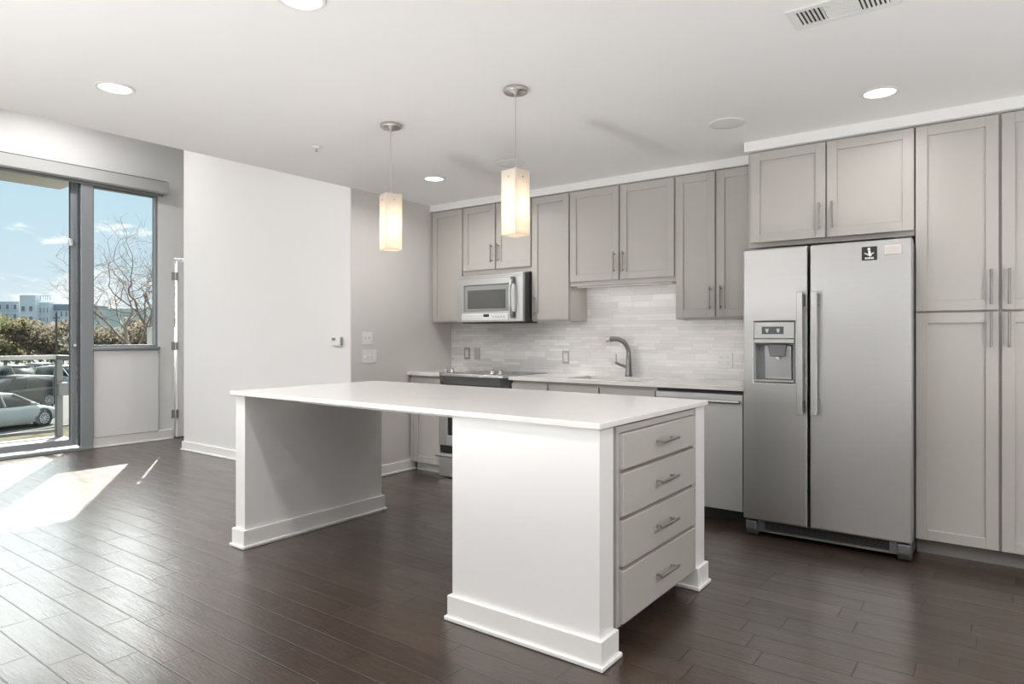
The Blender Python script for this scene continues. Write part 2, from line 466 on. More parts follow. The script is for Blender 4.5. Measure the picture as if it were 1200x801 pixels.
# ---- windows
def frame_rect(mb, x0, x1, y0, y1, z0, z1, w, bev=.003):
    mb.box(x0, x1, y0, y0+w, z0, z1, bev); mb.box(x0, x1, y1-w, y1, z0, z1, bev)
    mb.box(x0, x1, y0+w, y1-w, z0, z0+w, bev); mb.box(x0, x1, y0+w, y1-w, z1-w, z1, bev)
    return mb
w1 = struct('window_1', frame_rect(MB(), XW-.08, XW-.005, 3.165, 3.89, 1.12, 2.935, .03), M['alu'], 'tall fixed window beside the sliding door', 'window')
MB().box(XW-.052, XW-.046, 3.19, 3.865, 1.145, 2.91).build('pane', M['glass'], w1)
MB().box(XW-.06, XW+.045, 3.15, 3.90, 1.09, 1.125, .004).build('window_sill', M['alu'], w1)
# sliding door in the big opening
d1 = struct('door_1', frame_rect(MB(), XW-.10, XW+.03, .75, 3.165, .0, 3.07, .03), M['alu'], 'grey aluminium sliding balcony door', 'door')
MB().box(XW-.02, XW+.05, 3.045, 3.168, .0, 3.06, .004).build('jamb_cover', M['alu'], d1)
def sash(y0, y1, x):
    f = frame_rect(MB(), x-.02, x+.02, y0, y1, .055, 3.05, .06).build('sash', M['alu'], d1)
    MB().box(x-.004, x+.004, y0+.055, y1-.055, .11, 2.995).build('pane', M['glass'], f)
    g = frame_rect(MB(), x-.012, x+.012, y0+.06, y1-.06, .115, 2.99, .008, 0).build('gasket', M['aludark'], f)
    return f
s1 = sash(1.92, 3.035, XW-.05)
sash(.80, 1.98, XW-.005)
MB().box(XW-.028, XW+.03, 3.034, 3.046, .05, 3.04, .002).build('track_stop', M['aludark'], d1)
MB().cyl((XW-.03, 3.0, 1.15), (XW+.012, 3.0, 1.15), .016, n=12).build('thumb_latch', M['chrome'], d1)
MB().box(XW-.03, XW+.005, 2.955, 2.985, 2.23, 2.31, .004).build('upper_latch', M['chrome'], d1)
MB().box(XW+.03, XW+.06, .75, 3.165, 0, .035, .004).build('threshold', M['alu'], d1)
# unseen glazed opening added for daylight, further along the same wall
w2 = struct('window_added', frame_rect(MB(), XW-.08, XW+.0, -2.5, .2, 0.0, 2.935, .06), M['alu'], 'unseen glazed opening added for light further along the window wall', 'window')
MB().box(XW-.05, XW-.044, -2.45, .15, .05, 2.89).build('pane', M['glass'], w2)
MB().box(XW-.07, XW-.02, -1.18, -1.12, .06, 2.87, .003).build('mullion', M['alu'], w2)
# roller-shade cassette
rs = thing('roller_shade', 'long grey roller shade cassette above the sliding door and window', 'window shade', (XW, 2.0, 2.94))
mb = MB().prism([(XW+.006, 2.943), (XW+.10, 2.943), (XW+.115, 2.96), (XW+.115, 3.085), (XW+.006, 3.085)], 'y', .6, 3.95)
mb.build('cassette', M['valance'], rs)
MB().box(XW+.006, XW+.108, .6, 3.945, 3.0855, 3.095, 0).build('top_reveal', M['aludark'], rs)
MB().prism([(XW+.006, 2.942), (XW+.10, 2.942), (XW+.118, 2.96), (XW+.118, 3.09), (XW+.006, 3.09)], 'y', 3.951, 3.963).build('end_cap', M['valance'], rs)
MB().box(XW+.04, XW+.06, .65, 3.93, 2.915, 2.942, .006).build('hem_bar', M['alu'], rs)
# terrace door, standing a finger's width off its hinges' jamb
d2 = struct('door_2', MB().box(XW-.035, XW, 4.12, 4.985, .012, 2.165, .002), M['white'], 'white door with grey hinges at the end of the window wall', 'door')
for hz in (1.98, 1.13, .30):
    h = MB().box(XW, XW+.004, 4.05, 4.135, hz-.05, hz+.05, .001)
    h.cyl((XW+.008, 4.10, hz-.05), (XW+.008, 4.10, hz+.05), .008, n=10)
    h.build('hinge', M['nickel'], d2)
MB().box(XW-.08, XW-.06, 4.085, 4.97, .0, .012).build('threshold', M['aludark'], d2)

# ------------------------------------------------------------------ cabinetry
def bar_pull(parent, axis, c, yf, ln, m='pull', out=.032, r=.0064, face='y'):
    """bar handle; c = (u, z) centre; face 'y': door faces -Y; face 'x': drawer faces +X"""
    mb = MB(); u, z = c
    P = (lambda a, o, zz: (a, yf-o, zz)) if face == 'y' else (lambda a, o, zz: (yf+o, a, zz))
    if axis == 'v':
        mb.cyl(P(u, out, z-ln/2), P(u, out, z+ln/2), r, n=12)
        for s in (-1, 1): mb.cyl(P(u, 0, z+s*ln*.39), P(u, out, z+s*ln*.39), r*.7, n=10)
    else:
        mb.cyl(P(u-ln/2, out, z), P(u+ln/2, out, z), r, n=12)
        for s in (-1, 1): mb.cyl(P(u+s*ln*.39, 0, z), P(u+s*ln*.39, out, z), r*.7, n=10)
    return mb.build('handle', M[m], parent)

def shaker(parent, x0, x1, z0, z1, yf, side=None, hz=None, hl=.165, t=.02, w=.057, name='door'):
    mb = MB(); bv = .0014
    mb.box(x0, x0+w, yf, yf+t, z0, z1, bv); mb.box(x1-w, x1, yf, yf+t, z0, z1, bv)
    mb.box(x0+w, x1-w, yf+.0004, yf+t, z1-w, z1, bv); mb.box(x0+w, x1-w, yf+.0004, yf+t, z0, z0+w, bv)
    mb.box(x0+w-.004, x1-w+.004, yf+.0125, yf+t-.001, z0+w-.004, z1-w+.004)
    d = mb.build(name, M['cab'], parent)
    if side: bar_pull(d, 'v', ((x0+.032) if side == 'L' else (x1-.032), hz), yf, hl)
    return d
def carcass(parent, x0, x1, y0, z0, z1, y1=None, open_bottom=True):
    y1 = y1 or YB-.013
    mb = MB()
    mb.box(x0, x0+.018, y0, y1, z0, z1, .001); mb.box(x1-.018, x1, y0, y1, z0, z1, .001)
    mb.box(x0+.018, x1-.018, y0, y1, z1-.03, z1); mb.box(x0+.018, x1-.018, y0, y1, z0, z0+.022)
    mb.box(x0+.018, x1-.018, y0+.002, y0+.018, z0+.022, z1-.03)
    return mb.build('body', M['cab'], parent)

YU = 4.72      # face of the wall-cabinet doors
YT = 4.417     # face of the tall-cabinet doors
G = .0068       # half gap between doors
# wall cabinets
c = thing('wall_cabinet', 'narrow single-door grey wall cabinet in the corner by the greige side wall', 'cabinet', (-4.26, 4.88, 1.378))
carcass(c, XK+.003, -4.062, YU+.021, 1.378, 2.446)
shaker(c, XK+.02, -4.062-G, 1.388, 2.438, YU)
c = thing('wall_cabinet', 'short two-door grey wall cabinet right above the microwave', 'cabinet', (-3.67, 4.88, 1.83))
carcass(c, -4.06, -3.282, YU+.021, 1.81, 2.446)
shaker(c, -4.06+G, -3.671-G, 1.855, 2.438, YU, 'R', 1.995); shaker(c, -3.671+G, -3.282-G, 1.855, 2.438, YU, 'L', 1.995)
c = thing('wall_cabinet', 'single-door grey wall cabinet between the microwave and the sink window gap', 'cabinet', (-3.08, 4.88, 1.375))
c['label'] = 'tall single-door grey wall cabinet beside the dark side of the microwave'
carcass(c, -3.28, -2.897, YU+.021, 1.375, 2.446)
shaker(c, -3.28+G, -2.897-G, 1.388, 2.438, YU, 'L', 1.515)
c = thing('wall_cabinet', 'wide two-door grey wall cabinet raised above the sink faucet', 'cabinet', (-2.43, 4.88, 1.66))
carcass(c, -2.895, -1.975, YU+.021, 1.662, 2.446)
shaker(c, -2.895+G, -2.435-G, 1.697, 2.438, YU, 'R', 1.835); shaker(c, -2.435+G, -1.975-G, 1.697, 2.438, YU, 'L', 1.835)
c = thing('wall_cabinet', 'tall two-door grey wall cabinet between the sink cabinet and the refrigerator', 'cabinet', (-1.66, 4.88, 1.375))
carcass(c, -1.973, -1.35, YU+.021, 1.375, 2.446)
shaker(c, -1.973+G, -1.664-G, 1.388, 2.438, YU, 'R', 1.525); shaker(c, -1.664+G, -1.352, 1.388, 2.438, YU, 'L', 1.525)
for c in [o for o in C.objects if o.name.startswith('wall_cabinet')]: c['group'] = 'grey wall cabinets'
# unseen fill lights added under the wall cabinets to brighten the backsplash
def fill_bar(parent, x0, x1, z, power):
    MB().box(x0, x1, YU+.05, YU+.085, z-.012, z-.0005, .003).build('fill_bar', M['plast'], parent)
    l = bpy.data.lights.new('fill_bar_lamp', 'AREA'); l.shape = 'RECTANGLE'; l.size = x1-x0-.02; l.size_y = .025; l.energy = power; l.color = (1, .97, .93)
    lo = bpy.data.objects.new('lamp', l); C.objects.link(lo); lo.parent = parent
    lo.location = Vector(((x0+x1)/2, YU+.067, z-.014))-parent.location; lo.rotation_euler = (math.radians(20), 0, 0)
for c in [o for o in C.objects if o.name.startswith('wall_cabinet')]:
    if 'dark side of the microwave' in c['label']: fill_bar(c, -3.25, -2.93, 1.375, FILL_BAR_POWER*.35)
    if 'raised above' in c['label']: fill_bar(c, -2.85, -2.02, 1.662, FILL_BAR_POWER)
    if 'between the sink' in c['label']: fill_bar(c, -1.93, -1.4, 1.375, FILL_BAR_POWER*.6)
# cabinet over the refrigerator
c = thing('wall_cabinet', 'deep two-door grey cabinet above the refrigerator', 'cabinet', (-.87, 4.7, 1.815))
carcass(c, -1.345, -.407, YT+.021, 1.826, 2.446)
shaker(c, -1.325, -.872-G*.6, 1.856, 2.44, YT, 'R', 1.985); shaker(c, -.872+G*.6, -.41, 1.856, 2.44, YT, 'L', 1.985)
# pantry
c = thing('pantry_cabinet', 'full-height four-door grey pantry cabinet beside the refrigerator', 'cabinet', (-.01, 4.7, 0))
b = carcass(c, -.404, .385, YT+.021, .095, 2.446)
MB().box(-.404, .385, YT+.093, YT+.11, 0, .095).build('toe_kick', M['toe'], c)
for x0, x1, s in ((-.401, -.012-G, 'R'), (-.012+G, .38, 'L')):
    shaker(c, x0, x1, 1.392, 2.44, YT, s, 1.515, .19); shaker(c, x0, x1, .098, 1.380, YT, s, 1.285, .19)

# base cabinets
YBASE = 4.42
def base_body(c, x0, x1):
    carcass(c, x0, x1, YBASE+.021, .085, .887)
    MB().box(x0, x1, YBASE+.09, YBASE+.107, 0, .085).build('toe_kick', M['trim'], c)
c = thing('base_cabinet', 'narrow grey base cabinet in the corner beside the range', 'cabinet', (-4.26, 4.72, 0))
base_body(c, XK+.027, -4.06)
MB().box(XK+.027, XK+.062, YBASE, YBASE+.02, .09, .865, .001).build('filler', M['cab'], c)
shaker(c, XK+.066, -4.06-G, .09, .862, YBASE)
def drawer_front(c, x0, x1, z0, z1): return MB().box(x0, x1, YBASE, YBASE+.02, z0, z1, .002).build('drawer', M['cab'], c)
c = thing('base_cabinet', 'grey base cabinet with drawer between the range and the sink', 'cabinet', (-3.1, 4.72, 0))
base_body(c, -3.275, -2.912)
bar_pull(drawer_front(c, -3.275+G, -2.912-G, .715, .862), 'h', (-3.093, .74), YBASE, .12)
shaker(c, -3.275+G, -2.912-G, .09, .70, YBASE, 'L', .58)
c = thing('sink_cabinet', 'wide grey sink base cabinet with two false drawer fronts beside the dishwasher', 'cabinet', (-2.45, 4.72, 0))
base_body(c, -2.91, -1.99)
for x0, x1, s in ((-2.91+G, -2.45-G, 'R'), (-2.45+G, -1.99-G, 'L')):
    drawer_front(c, x0, x1, .715, .862); shaker(c, x0, x1, .09, .70, YBASE, s, .58)

# back worktops
ZT0, ZT1 = .888, .918
o = MB().box(XK+.001, -4.055, 4.395, YB-.013, ZT0, ZT1, .003).build('worktop', M['quartz'])
tag(o, 'short white quartz worktop in the corner beside the range', 'countertop')
o = MB().slab('z', ZT0, ZT1, [-3.283, -2.80, -2.12, -1.337], [4.395, 4.50, 4.90, YB-.013], {(1, 1)}).build('worktop', M['quartz'], None, .002)
tag(o, 'long white quartz worktop with the sink cut-out along the backsplash', 'countertop')
# undermount sink
sk = thing('sink', 'stainless undermount sink in the long back worktop', 'sink', (-2.46, 4.7, .70))
mb = MB().slab('z', .70, .704, [-2.81, -2.11], [4.49, 4.91], set())
mb.box(-2.81, -2.803, 4.49, 4.91, .70, ZT0).box(-2.117, -2.11, 4.49, 4.91, .70, ZT0)
mb.box(-2.803, -2.117, 4.49, 4.497, .70, ZT0).box(-2.803, -2.117, 4.903, 4.91, .70, ZT0)
mb.build('basin', M['steel'], sk)
MB().lathe([(.03, .7041), (.045, .7041), (.045, .709), (.03, .707)], -2.46, 4.72, 20).build('drain', M['chrome'], sk)
# faucet
fx, fy = -2.47, 4.955
fc = thing('kitchen_faucet', 'steel single-lever kitchen faucet behind the sink', 'faucet', (fx, fy, ZT1))
MB().lathe([(.030, ZT1), (.030, ZT1+.012), (.027, ZT1+.03), (.022, ZT1+.12), (.019, ZT1+.16)], fx, fy, 20).build('base', M['darksteel'], fc)
pts = [(0, .15), (0, .20), (-.012, .245), (-.04, .285), (-.08, .305), (-.12, .31), (-.155, .305)]
MB().tube([(fx+a*.86, fy+a*.5, ZT1+z) for a, z in pts], [.019, .0185, .019, .020, .021, .022, .023], 14).build('spout', M['darksteel'], fc)
MB().tube([(fx-.155*.86, fy-.155*.5, ZT1+.305), (fx-.19*.86, fy-.19*.5, ZT1+.298)], [.023, .024], 14).build('spray_head', M['chrome'], fc)
MB().tube([(fx-.015, fy-.01, ZT1+.08), (fx-.06, fy-.045, ZT1+.10), (fx-.09, fy-.065, ZT1+.12)], [.013, .012, .010], 10).build('valve_arm', M['darksteel'], fc)
MB().tube([(fx-.082, fy-.06, ZT1+.12), (fx-.083, fy-.06, ZT1+.185)], [.005, .004], 8).build('lever', M['darksteel'], fc)

# ------------------------------------------------------------------ dishwasher
dw = thing('dishwasher', 'stainless built-in dishwasher between the sink cabinet and the refrigerator', 'dishwasher', (-1.68, 4.72, 0))
MB().box(-1.985, -1.372, 4.45, 5.0, .10, .875).build('body', M['fridgeside'], dw)
d = MB().box(-1.985, -1.372, 4.405, 4.45, .095, .862, .004, 2).build('door', M['satin'], dw)
MB().tube([(-1.975, 4.38, .815), (-1.68, 4.366, .815), (-1.39, 4.38, .815)], .011, 12).build('handle', M['steel'], d)
for xa in (-1.965, -1.412): MB().box(xa, xa+.02, 4.375, 4.406, .806, .824, .002).build('handle_bracket', M['rangegrey'], d)
MB().box(-1.985, -1.372, 4.52, 4.54, 0, .10).build('kick_plate', M['black'], dw)

# ------------------------------------------------------------------ range
rg = thing('range', 'stainless slide-in electric range under the microwave', 'stove', (-3.67, 4.7, 0))
RX0, RX1 = -4.050, -3.288
MB().box(RX0, RX1, 4.42, YB-.03, .02, .90).build('body', M['fridgeside'], rg)
# bowed front rim that carries the knobs
arc = [(RX0-.028, 4.46), (RX0-.022, 4.405), (RX0+.03, 4.365)]
n = 10
for i in range(n+1):
    u = i/n; arc.append((RX0+.06+(RX1-RX0-.12)*u, 4.352-.012*math.sin(PI*u)))
arc += [(RX1-.03, 4.365), (RX1+.022, 4.405), (RX1+.028, 4.46)]
# dark fascia that leans in under the rim
top = [(x, y+.006) for x, y in arc]; bot = [(RX0+(x-RX0)*.96+.015, max(y+.05, 4.385) if 0 else y+.04) for x, y in arc]
V = [(x, y, .900) for x, y in top] + [(x, y, .828) for x, y in bot] + [(RX0, 4.50, .90), (RX1, 4.50, .90), (RX1, 4.50, .828), (RX0, 4.50, .828)]
k = len(top); F = [(i, i+1, k+i+1, k+i) for i in range(k-1)]
F += [tuple(range(k-1, -1, -1)) + (2*k, 2*k+1)[::1], tuple(range(k, 2*k)) + (2*k+2, 2*k+3)]
MB().raw(V, F).build('control_fascia', M['rangegrey'], rg)
ct = MB().prism(arc+[(RX1+.028, 4.50), (RX0-.028, 4.50)], 'z', .900, .926, .004).build('front_rim', M['steel'], rg)
ck = MB().box(RX0+.002, RX1-.002, 4.49, YB-.05, .905, .921, .002).build('cooktop_glass', M['glassblk'], rg)
for bx, by, r in ((-3.87, 4.62, .105), (-3.47, 4.62, .08), (-3.87, 4.86, .075), (-3.47, 4.86, .095)):
    MB().lathe([(r, .9212), (r+.004, .9212), (r+.004, .9216), (r, .9216)], bx, by, 36, cap=False).build('burner_ring', M['greyplas'], rg)
for kx, ky in ((-4.0, 4.428), (-3.925, 4.422), (-3.47, 4.422), (-3.385, 4.428)):
    kb = MB().lathe([(.024, .926), (.025, .934), (.020, .936), (.019, .956), (.016, .96)], kx, ky, 20).build('knob', M['nickel'], rg)
    MB().box(kx-.004, kx+.004, ky-.018, ky+.018, .9605, .966, .002).build('knob_grip', M['nickel'], kb)
od = MB().slab('y', 4.378, 4.418, [RX0+.004, RX0+.11, RX1-.11, RX1-.004], [.285, .375, .60, .815], {(1, 1)}).build('oven_door', M['steel'], rg, .004)
MB().box(RX0+.112, RX1-.112, 4.384, 4.392, .377, .598).build('oven_window', M['glassblk'], od)
MB().tube([(RX0+.06, 4.335, .775), (RX1-.06, 4.335, .775)], .012, 12).cyl((RX0+.09, 4.335, .775), (RX0+.09, 4.380, .775), .009).cyl((RX1-.09, 4.335, .775), (RX1-.09, 4.380, .775), .009).build('oven_handle', M['steel'], od)
MB().box(RX0+.01, RX1-.01, 4.40, 4.419, .225, .28).build('vent_gap', M['black'], rg)
dr = MB().box(RX0+.004, RX1-.004, 4.378, 4.418, .012, .215, .004, 2).build('storage_drawer', M['steel'], rg)
MB().prism([(4.380, .175), (4.352, .185), (4.346, .200), (4.352, .215), (4.380, .217)], 'x', RX0-.012, RX1+.0).build('drawer_lip', M['greyplas'], dr)

# ------------------------------------------------------------------ microwave
mw = thing('microwave', 'stainless over-the-range microwave mounted under the short wall cabinet', 'microwave', (-3.67, 4.8, 1.375))
MX0, MX1, MY = -4.035, -3.292, 4.615
MB().box(MX0+.002, MX1, MY+.035, YB-.014, 1.378, 1.797).build('body', M['fridgeside'], mw)
fr = MB().slab('y', MY, MY+.034, [MX0, -3.955, -3.445, MX1], [1.375, 1.472, 1.705, 1.797], {(1, 1)}).build('front_frame', M['steel'], mw, .005)
MB().box(-3.954, -3.446, MY+.008, MY+.02, 1.473, 1.704, .002).build('window_glass', M['micglass'], fr)
MB().box(-3.915, -3.485, MY+.004, MY+.0082, 1.495, 1.66, .001).build('window_mesh', M['micdark'], fr)
for za in (1.763, 1.778): MB().box(MX0+.02, MX1-.02, MY-.003, MY+.0005, za, za+.005).build('vent_line', M['greyplas'], fr)
MB().box(-3.975, -3.45, MY-.004, MY-.0002, 1.392, 1.452, .001).build('control_strip', M['plast'], fr)
key = mat('pale grey key', (.55, .55, .54), .4)
for i in range(11):
    for j in range(2): MB().box(-3.955+i*.021, -3.943+i*.021, MY-.0052, MY-.0038, 1.402+j*.022, 1.413+j*.022).build('button', key, fr)
for i in range(5): MB().box(-3.62+i*.03, -3.602+i*.03, MY-.0052, MY-.0038, 1.414, 1.427).build('button', key, fr)
MB().box(-3.722, -3.658, MY-.0055, MY-.0038, 1.420, 1.444).build('display', M['black'], fr)
hp = [(-3.395, MY-.004, 1.425), (-3.395, MY-.034, 1.455), (-3.395, MY-.05, 1.51), (-3.395, MY-.055, 1.585), (-3.395, MY-.05, 1.66), (-3.395, MY-.034, 1.715), (-3.395, MY-.004, 1.745)]
MB().tube(hp, .013, 12).build('handle', M['steel'], fr)
for za in (1.405, 1.705): MB().box(-3.412, -3.378, MY-.026, MY, za, za+.055, .004).build('handle_mount', M['rangegrey'], fr)
MB().box(MX0+.03, MX1-.03, MY+.04, YB-.1, 1.366, 1.378).build('grease_filter', M['black'], mw)

# ------------------------------------------------------------------ refrigerator
rf = thing('refrigerator', 'large stainless side-by-side refrigerator with ice dispenser', 'refrigerator', (-.855, 4.6, 0))
FX0, FX1, FM0, FM1 = -1.311, -.399, -.9335, -.9195
FY = 4.215; FZ0, FZ1 = .112, 1.788
MB().box(FX0+.008, FX1-.006, FY+.085, YB-.04, .03, 1.775, .004).build('body', M['fridgeside'], rf)
DX0, DX1, DZ0, DZ1 = -1.244, -1.006, .968, 1.337
dl = MB().slab('y', FY, FY+.075, [FX0, DX0, DX1, FM0], [FZ0, DZ0, DZ1, FZ1], {(1, 1)}).build('door', M['steel'], rf, .009)
drt = MB().box(FM1, FX1, FY, FY+.075, FZ0, FZ1, .009, 3).build('door', M['steel'], rf)
# dispenser
MB().box(DX0+.001, DX1-.001, FY-.003, FY+.06, 1.235, DZ1-.001, .003).build('dispenser_panel', M['steel'], dl)
MB().box(DX0+.001, DX1-.001, FY-.007, FY+.06, 1.205, 1.234, .004).build('dispenser_lip', M['steel'], dl)
MB().box(DX0+.001, DX1-.001, FY-.010, FY+.07, DZ0+.001, DZ0+.016, .003).build('drip_tray', M['steel'], dl)
cav = MB().box(DX0+.001, DX0+.008, FY+.002, FY+.074, DZ0+.016, 1.205)
cav.box(DX1-.008, DX1-.001, FY+.002, FY+.074, DZ0+.016, 1.205)
cav.box(DX0+.008, DX1-.008, FY+.068, FY+.074, DZ0+.016, 1.205)
cav.build('dispenser_recess', M['greyplas'], dl)
MB().prism([(FY+.035, 1.19), (FY+.066, 1.19), (FY+.066, DZ0+.02), (FY+.05, DZ0+.02)], 'x', -1.19, -1.035).build('dispenser_paddle', mat('pale dispenser paddle', (.62, .63, .64), .3, .6), dl)
MB().prism([(-1.165, 1.2), (-1.055, 1.2), (-1.068, 1.125), (-1.15, 1.125)], 'y', FY+.004, FY+.036, .003).build('dispenser_nozzle', M['rangegrey'], dl)
MB().lathe([(.012, 1.105), (.016, 1.124)], -1.11, FY+.02, 14).build('spout', M['plast'], dl)
sd = MB().box(-1.197, -1.068, FY-.0045, FY-.002, 1.262, 1.308, .0005).build('display', M['screen'], dl)
for cx in (-1.165, -1.10):
    MB().prism([(cx-.010, 1.295), (cx+.010, 1.295), (cx+.005, 1.272), (cx-.005, 1.272)], 'y', FY-.0055, FY-.0044).build('display_icon', M['icon'], dl)
# handles
def fridge_handle(parent, x0, x1):
    h = MB(); z0, z1 = .785, 1.512
    h.prism([(FY-.062, z0), (FY-.062, z1), (FY-.045, z1), (FY-.040, z1-.02), (FY-.040, z0+.02), (FY-.045, z0)], 'x', x0, x1, .004)
    o = h.build('handle', M['steel'], parent)
    for za, zb in ((z1-.085, z1-.012), (z0+.012, z0+.085)): MB().box(x0+.006, x1+.004, FY-.041, FY, za, zb, .003).build('handle_mount', M['rangegrey'], parent)
fridge_handle(dl, -.983, -.948); fridge_handle(drt, -.905, -.870)
# grille and roller covers
gr = MB().slab('y', FY+.05, FY+.065, [FX0+.075, FX0+.115, FX1-.115, FX1-.075], [.030, .043, .098, .108], {(1, 1)}).build('base_grille', M['rangegrey'], rf, .002)
sl = MB()
for i in range(5): sl.box(FX0+.115, FX1-.115, FY+.052, FY+.06, .047+i*.0105, .0515+i*.0105)
sl.build('grille_slats', M['fridgeside'], gr)
MB().box(FX0+.1, FX1-.1, FY+.07, FY+.08, .03, .108).build('grille_backing', M['black'], rf)
for sx in (FX0+.008, FX1-.075):
    f = MB().prism([(FY+.02, .100), (FY+.02, .05), (FY+.045, .008), (FY+.10, .008), (FY+.10, .100)], 'x', sx, sx+.067, .008)
    f.build('roller_cover', M['rangegrey'], rf)
for sx in (-1.25, -.46):
    MB().cyl((sx, FY+.12, 0), (sx, FY+.12, .04), .022).build('foot', M['black'], rf)
MB().box(FX1-.09, FX1-.01, FY+.02, FY+.12, FZ1, FZ1+.014, .003).build('hinge_cover', M['fridgeside'], rf)
# magnets on the door
mg = thing('magnet', 'square black magnet with a white figure on the refrigerator door', 'magnet', (-.607, FY-.001, 1.715))
MB().box(-.645, -.568, FY-.004, FY-.0005, 1.677, 1.754).build('plate', mat('black magnet', (.02, .02, .018), .4), mg)
fg = MB(); yk = FY-.0052; cx, cz = -.6065, 1.715
fg.lathe([(.0001, 0), (.0075, .0)], 0, 0, 14, cap=False)
fg.xf(Matrix.Translation((cx-.002, yk, cz+.026)) @ Matrix.Rotation(PI/2, 4, 'X'))
fg.prism([(cx-.006, cz+.018), (cx+.005, cz+.018), (cx+.008, cz+.002), (cx+.011, cz-.014), (cx+.001, cz-.018), (cx-.005, cz-.004)], 'y', yk, yk+.001)
fg.prism([(cx-.004, cz-.004), (cx-.024, cz+.006), (cx-.026, cz+.002), (cx-.004, cz-.012)], 'y', yk, yk+.001)
fg.prism([(cx+.006, cz-.002), (cx+.022, cz+.006), (cx+.024, cz+.002), (cx+.008, cz-.010)], 'y', yk, yk+.001)
for i, w in enumerate((.006, .005, .007, .005, .006, .005)):
    fg.box(cx-.022+i*.0078, cx-.022+i*.0078+w, yk, yk+.001, cz-.031, cz-.021)
fg.build('figure', M['plast'], mg)
mg = thing('magnet', 'small white rectangular magnet near the top corner of the refrigerator door', 'magnet', (-.49, FY-.001, 1.727))
mg_b = MB().box(-.532, -.448, FY-.007, FY-.0005, 1.703, 1.754, .002).build('plate', mat('white magnet', (.72, .69, .66), .4), mg)
MB().box(-.526, -.454, FY-.008, FY-.0068, 1.710, 1.747).build('face', mat('pale pink card', (.62, .58, .55), .4), mg)

# ------------------------------------------------------------------ island
IX0, IX1, IY0, IY1 = -3.70, -1.206, 2.183, 3.315
o = MB().box(IX0, IX1, IY0, IY1, .900, .925, .004, 2).build('island_worktop', M['quartz'])
tag(o, 'long white quartz worktop of the kitchen island', 'countertop')
def end_panel(label, x0, x1, y0, y1, top=.8995, sides='NSEW'):
    t = thing('pony_wall', label, 'half wall', ((x0+x1)/2, (y0+y1)/2, 0))
    MB().box(x0, x1, y0, y1, 0, top, .002).build('panel', M['panel'], t)
    def ring(h, o0, o1, nm, bv):
        mb = MB()
        mb.box(x0-o1, x1+o1, y0-o1, y0-o0, 0, h, bv); mb.box(x0-o1, x1+o1, y1+o0, y1+o1, 0, h, bv)
        mb.box(x0-o1, x0-o0, y0-o0, y1+o0, 0, h, bv); mb.box(x1+o0, x1+o1, y0-o0, y1+o0, 0, h, bv)
        return mb.build(nm, M['trim'], t)
    ring(.108, 0.0005, .016, 'plinth', .002); ring(.020, .0162, .027, 'shoe_moulding', .004)
    return t
end_panel('free-standing white end panel carrying the seating end of the island worktop', -3.688, -3.592, 2.215, 3.29)
end_panel('wide white front panel of the island in front of the drawers', -1.958, -1.220, 2.206, 2.316)
end_panel('slim white rear panel of the island behind the drawers', -1.958, -1.220, 3.185, 3.295)
o = MB().box(-3.591, -1.96, 2.60, 2.70, .825, .899, .003).build('support_beam', M['panel'])
tag(o, 'white support beam under the island worktop between its panels', 'beam')
dc = thing('drawer_cabinet', 'grey four-drawer base cabinet between the white island panels', 'cabinet', (-1.6, 2.75, 0))
ya, yb = 2.346, 3.155
mb = MB().box(-1.93, -1.240, ya, yb, .10, .893)
mb.box(-1.240, -1.222, ya, yb, .866, .893, .001).box(-1.240, -1.222, ya, yb, .10, .116, .001)
mb.box(-1.240, -1.222, ya, ya+.022, .116, .866).box(-1.240, -1.222, yb-.022, yb, .116, .866)
for z in (.712, .524, .325): mb.box(-1.240, -1.230, ya+.022, yb-.022, z-.008, z+.012)
mb.build('body', M['cab'], dc)
MB().box(-1.93, -1.32, ya, yb, 0, .10).build('toe_kick', M['black'], dc)
for z0, z1 in ((.722, .862), (.536, .706), (.337, .519), (.112, .320)):
    d = MB().box(-1.229, -1.205, ya+.026, yb-.018, z0, z1, .002).build('drawer', M['cab'], dc)
    bar_pull(d, 'h', ((ya+yb)/2+.01, (z0+z1)/2+.004), -1.205, .19, face='x')

# ------------------------------------------------------------------ ceiling fittings
def downlight(x, y, z, label, power, group=None, visible=True):
    t = thing('downlight', label, 'ceiling light', (x, y, z), group)
    MB().lathe([(.074, z-.001), (.090, z-.001), (.092, z-.004), (.088, z-.007), (.076, z-.0075), (.074, z-.004)], x, y, 40, cap=False).build('trim_ring', M['plast'], t)
    MB().lathe([(.0755, z-.0012), (.0755, z-.003), (.06, z-.005), (.001, z-.0055)], x, y, 40, cap=False).build('lens', M['lens'], t)
    l = bpy.data.lights.new('downlight_lamp', 'AREA'); l.shape = 'DISK'; l.size = .14; l.energy = power; l.color = (1, .98, .955)
    l.spread = math.radians(165)
    lo = bpy.data.objects.new('lamp', l); C.objects.link(lo); lo.parent = t; lo.location = (0, 0, -.008)
    return t
downlight(-3.625, 1.517, ZC, 'round recessed ceiling light nearest the living-room edge of the ceiling', CAN_POWER)
downlight(-2.108, 1.53, ZC, 'recessed ceiling light cut off at the top edge of the photo', CAN_POWER)
downlight(-3.66, 3.909, ZC, 'recessed ceiling light between the two pendants near the corner wall cabinet', CAN_POWER*.9)
downlight(-.513, 3.895, ZC, 'recessed ceiling light in front of the refrigerator and pantry cabinets', CAN_POWER*.35)
for x, y, f in ((-.55, 1.53, .8), (-.55, -.7, 1), (-2.1, -.7, 1), (-3.62, -.7, 1), (1.0, -2.2, 1.0), (-.55, -2.2, 1.0), (-2.1, -2.2, 1.0), (-3.62, -2.2, 1.0), (1.3, .8, 2.4), (1.3, 2.7, 2.4)):
    downlight(x, y, ZC, 'added recessed fill light outside the view, around the viewer', CAN_POWER*f, 'added fill lights around the viewer')  # extra downlights added outside the view to even out the brightness
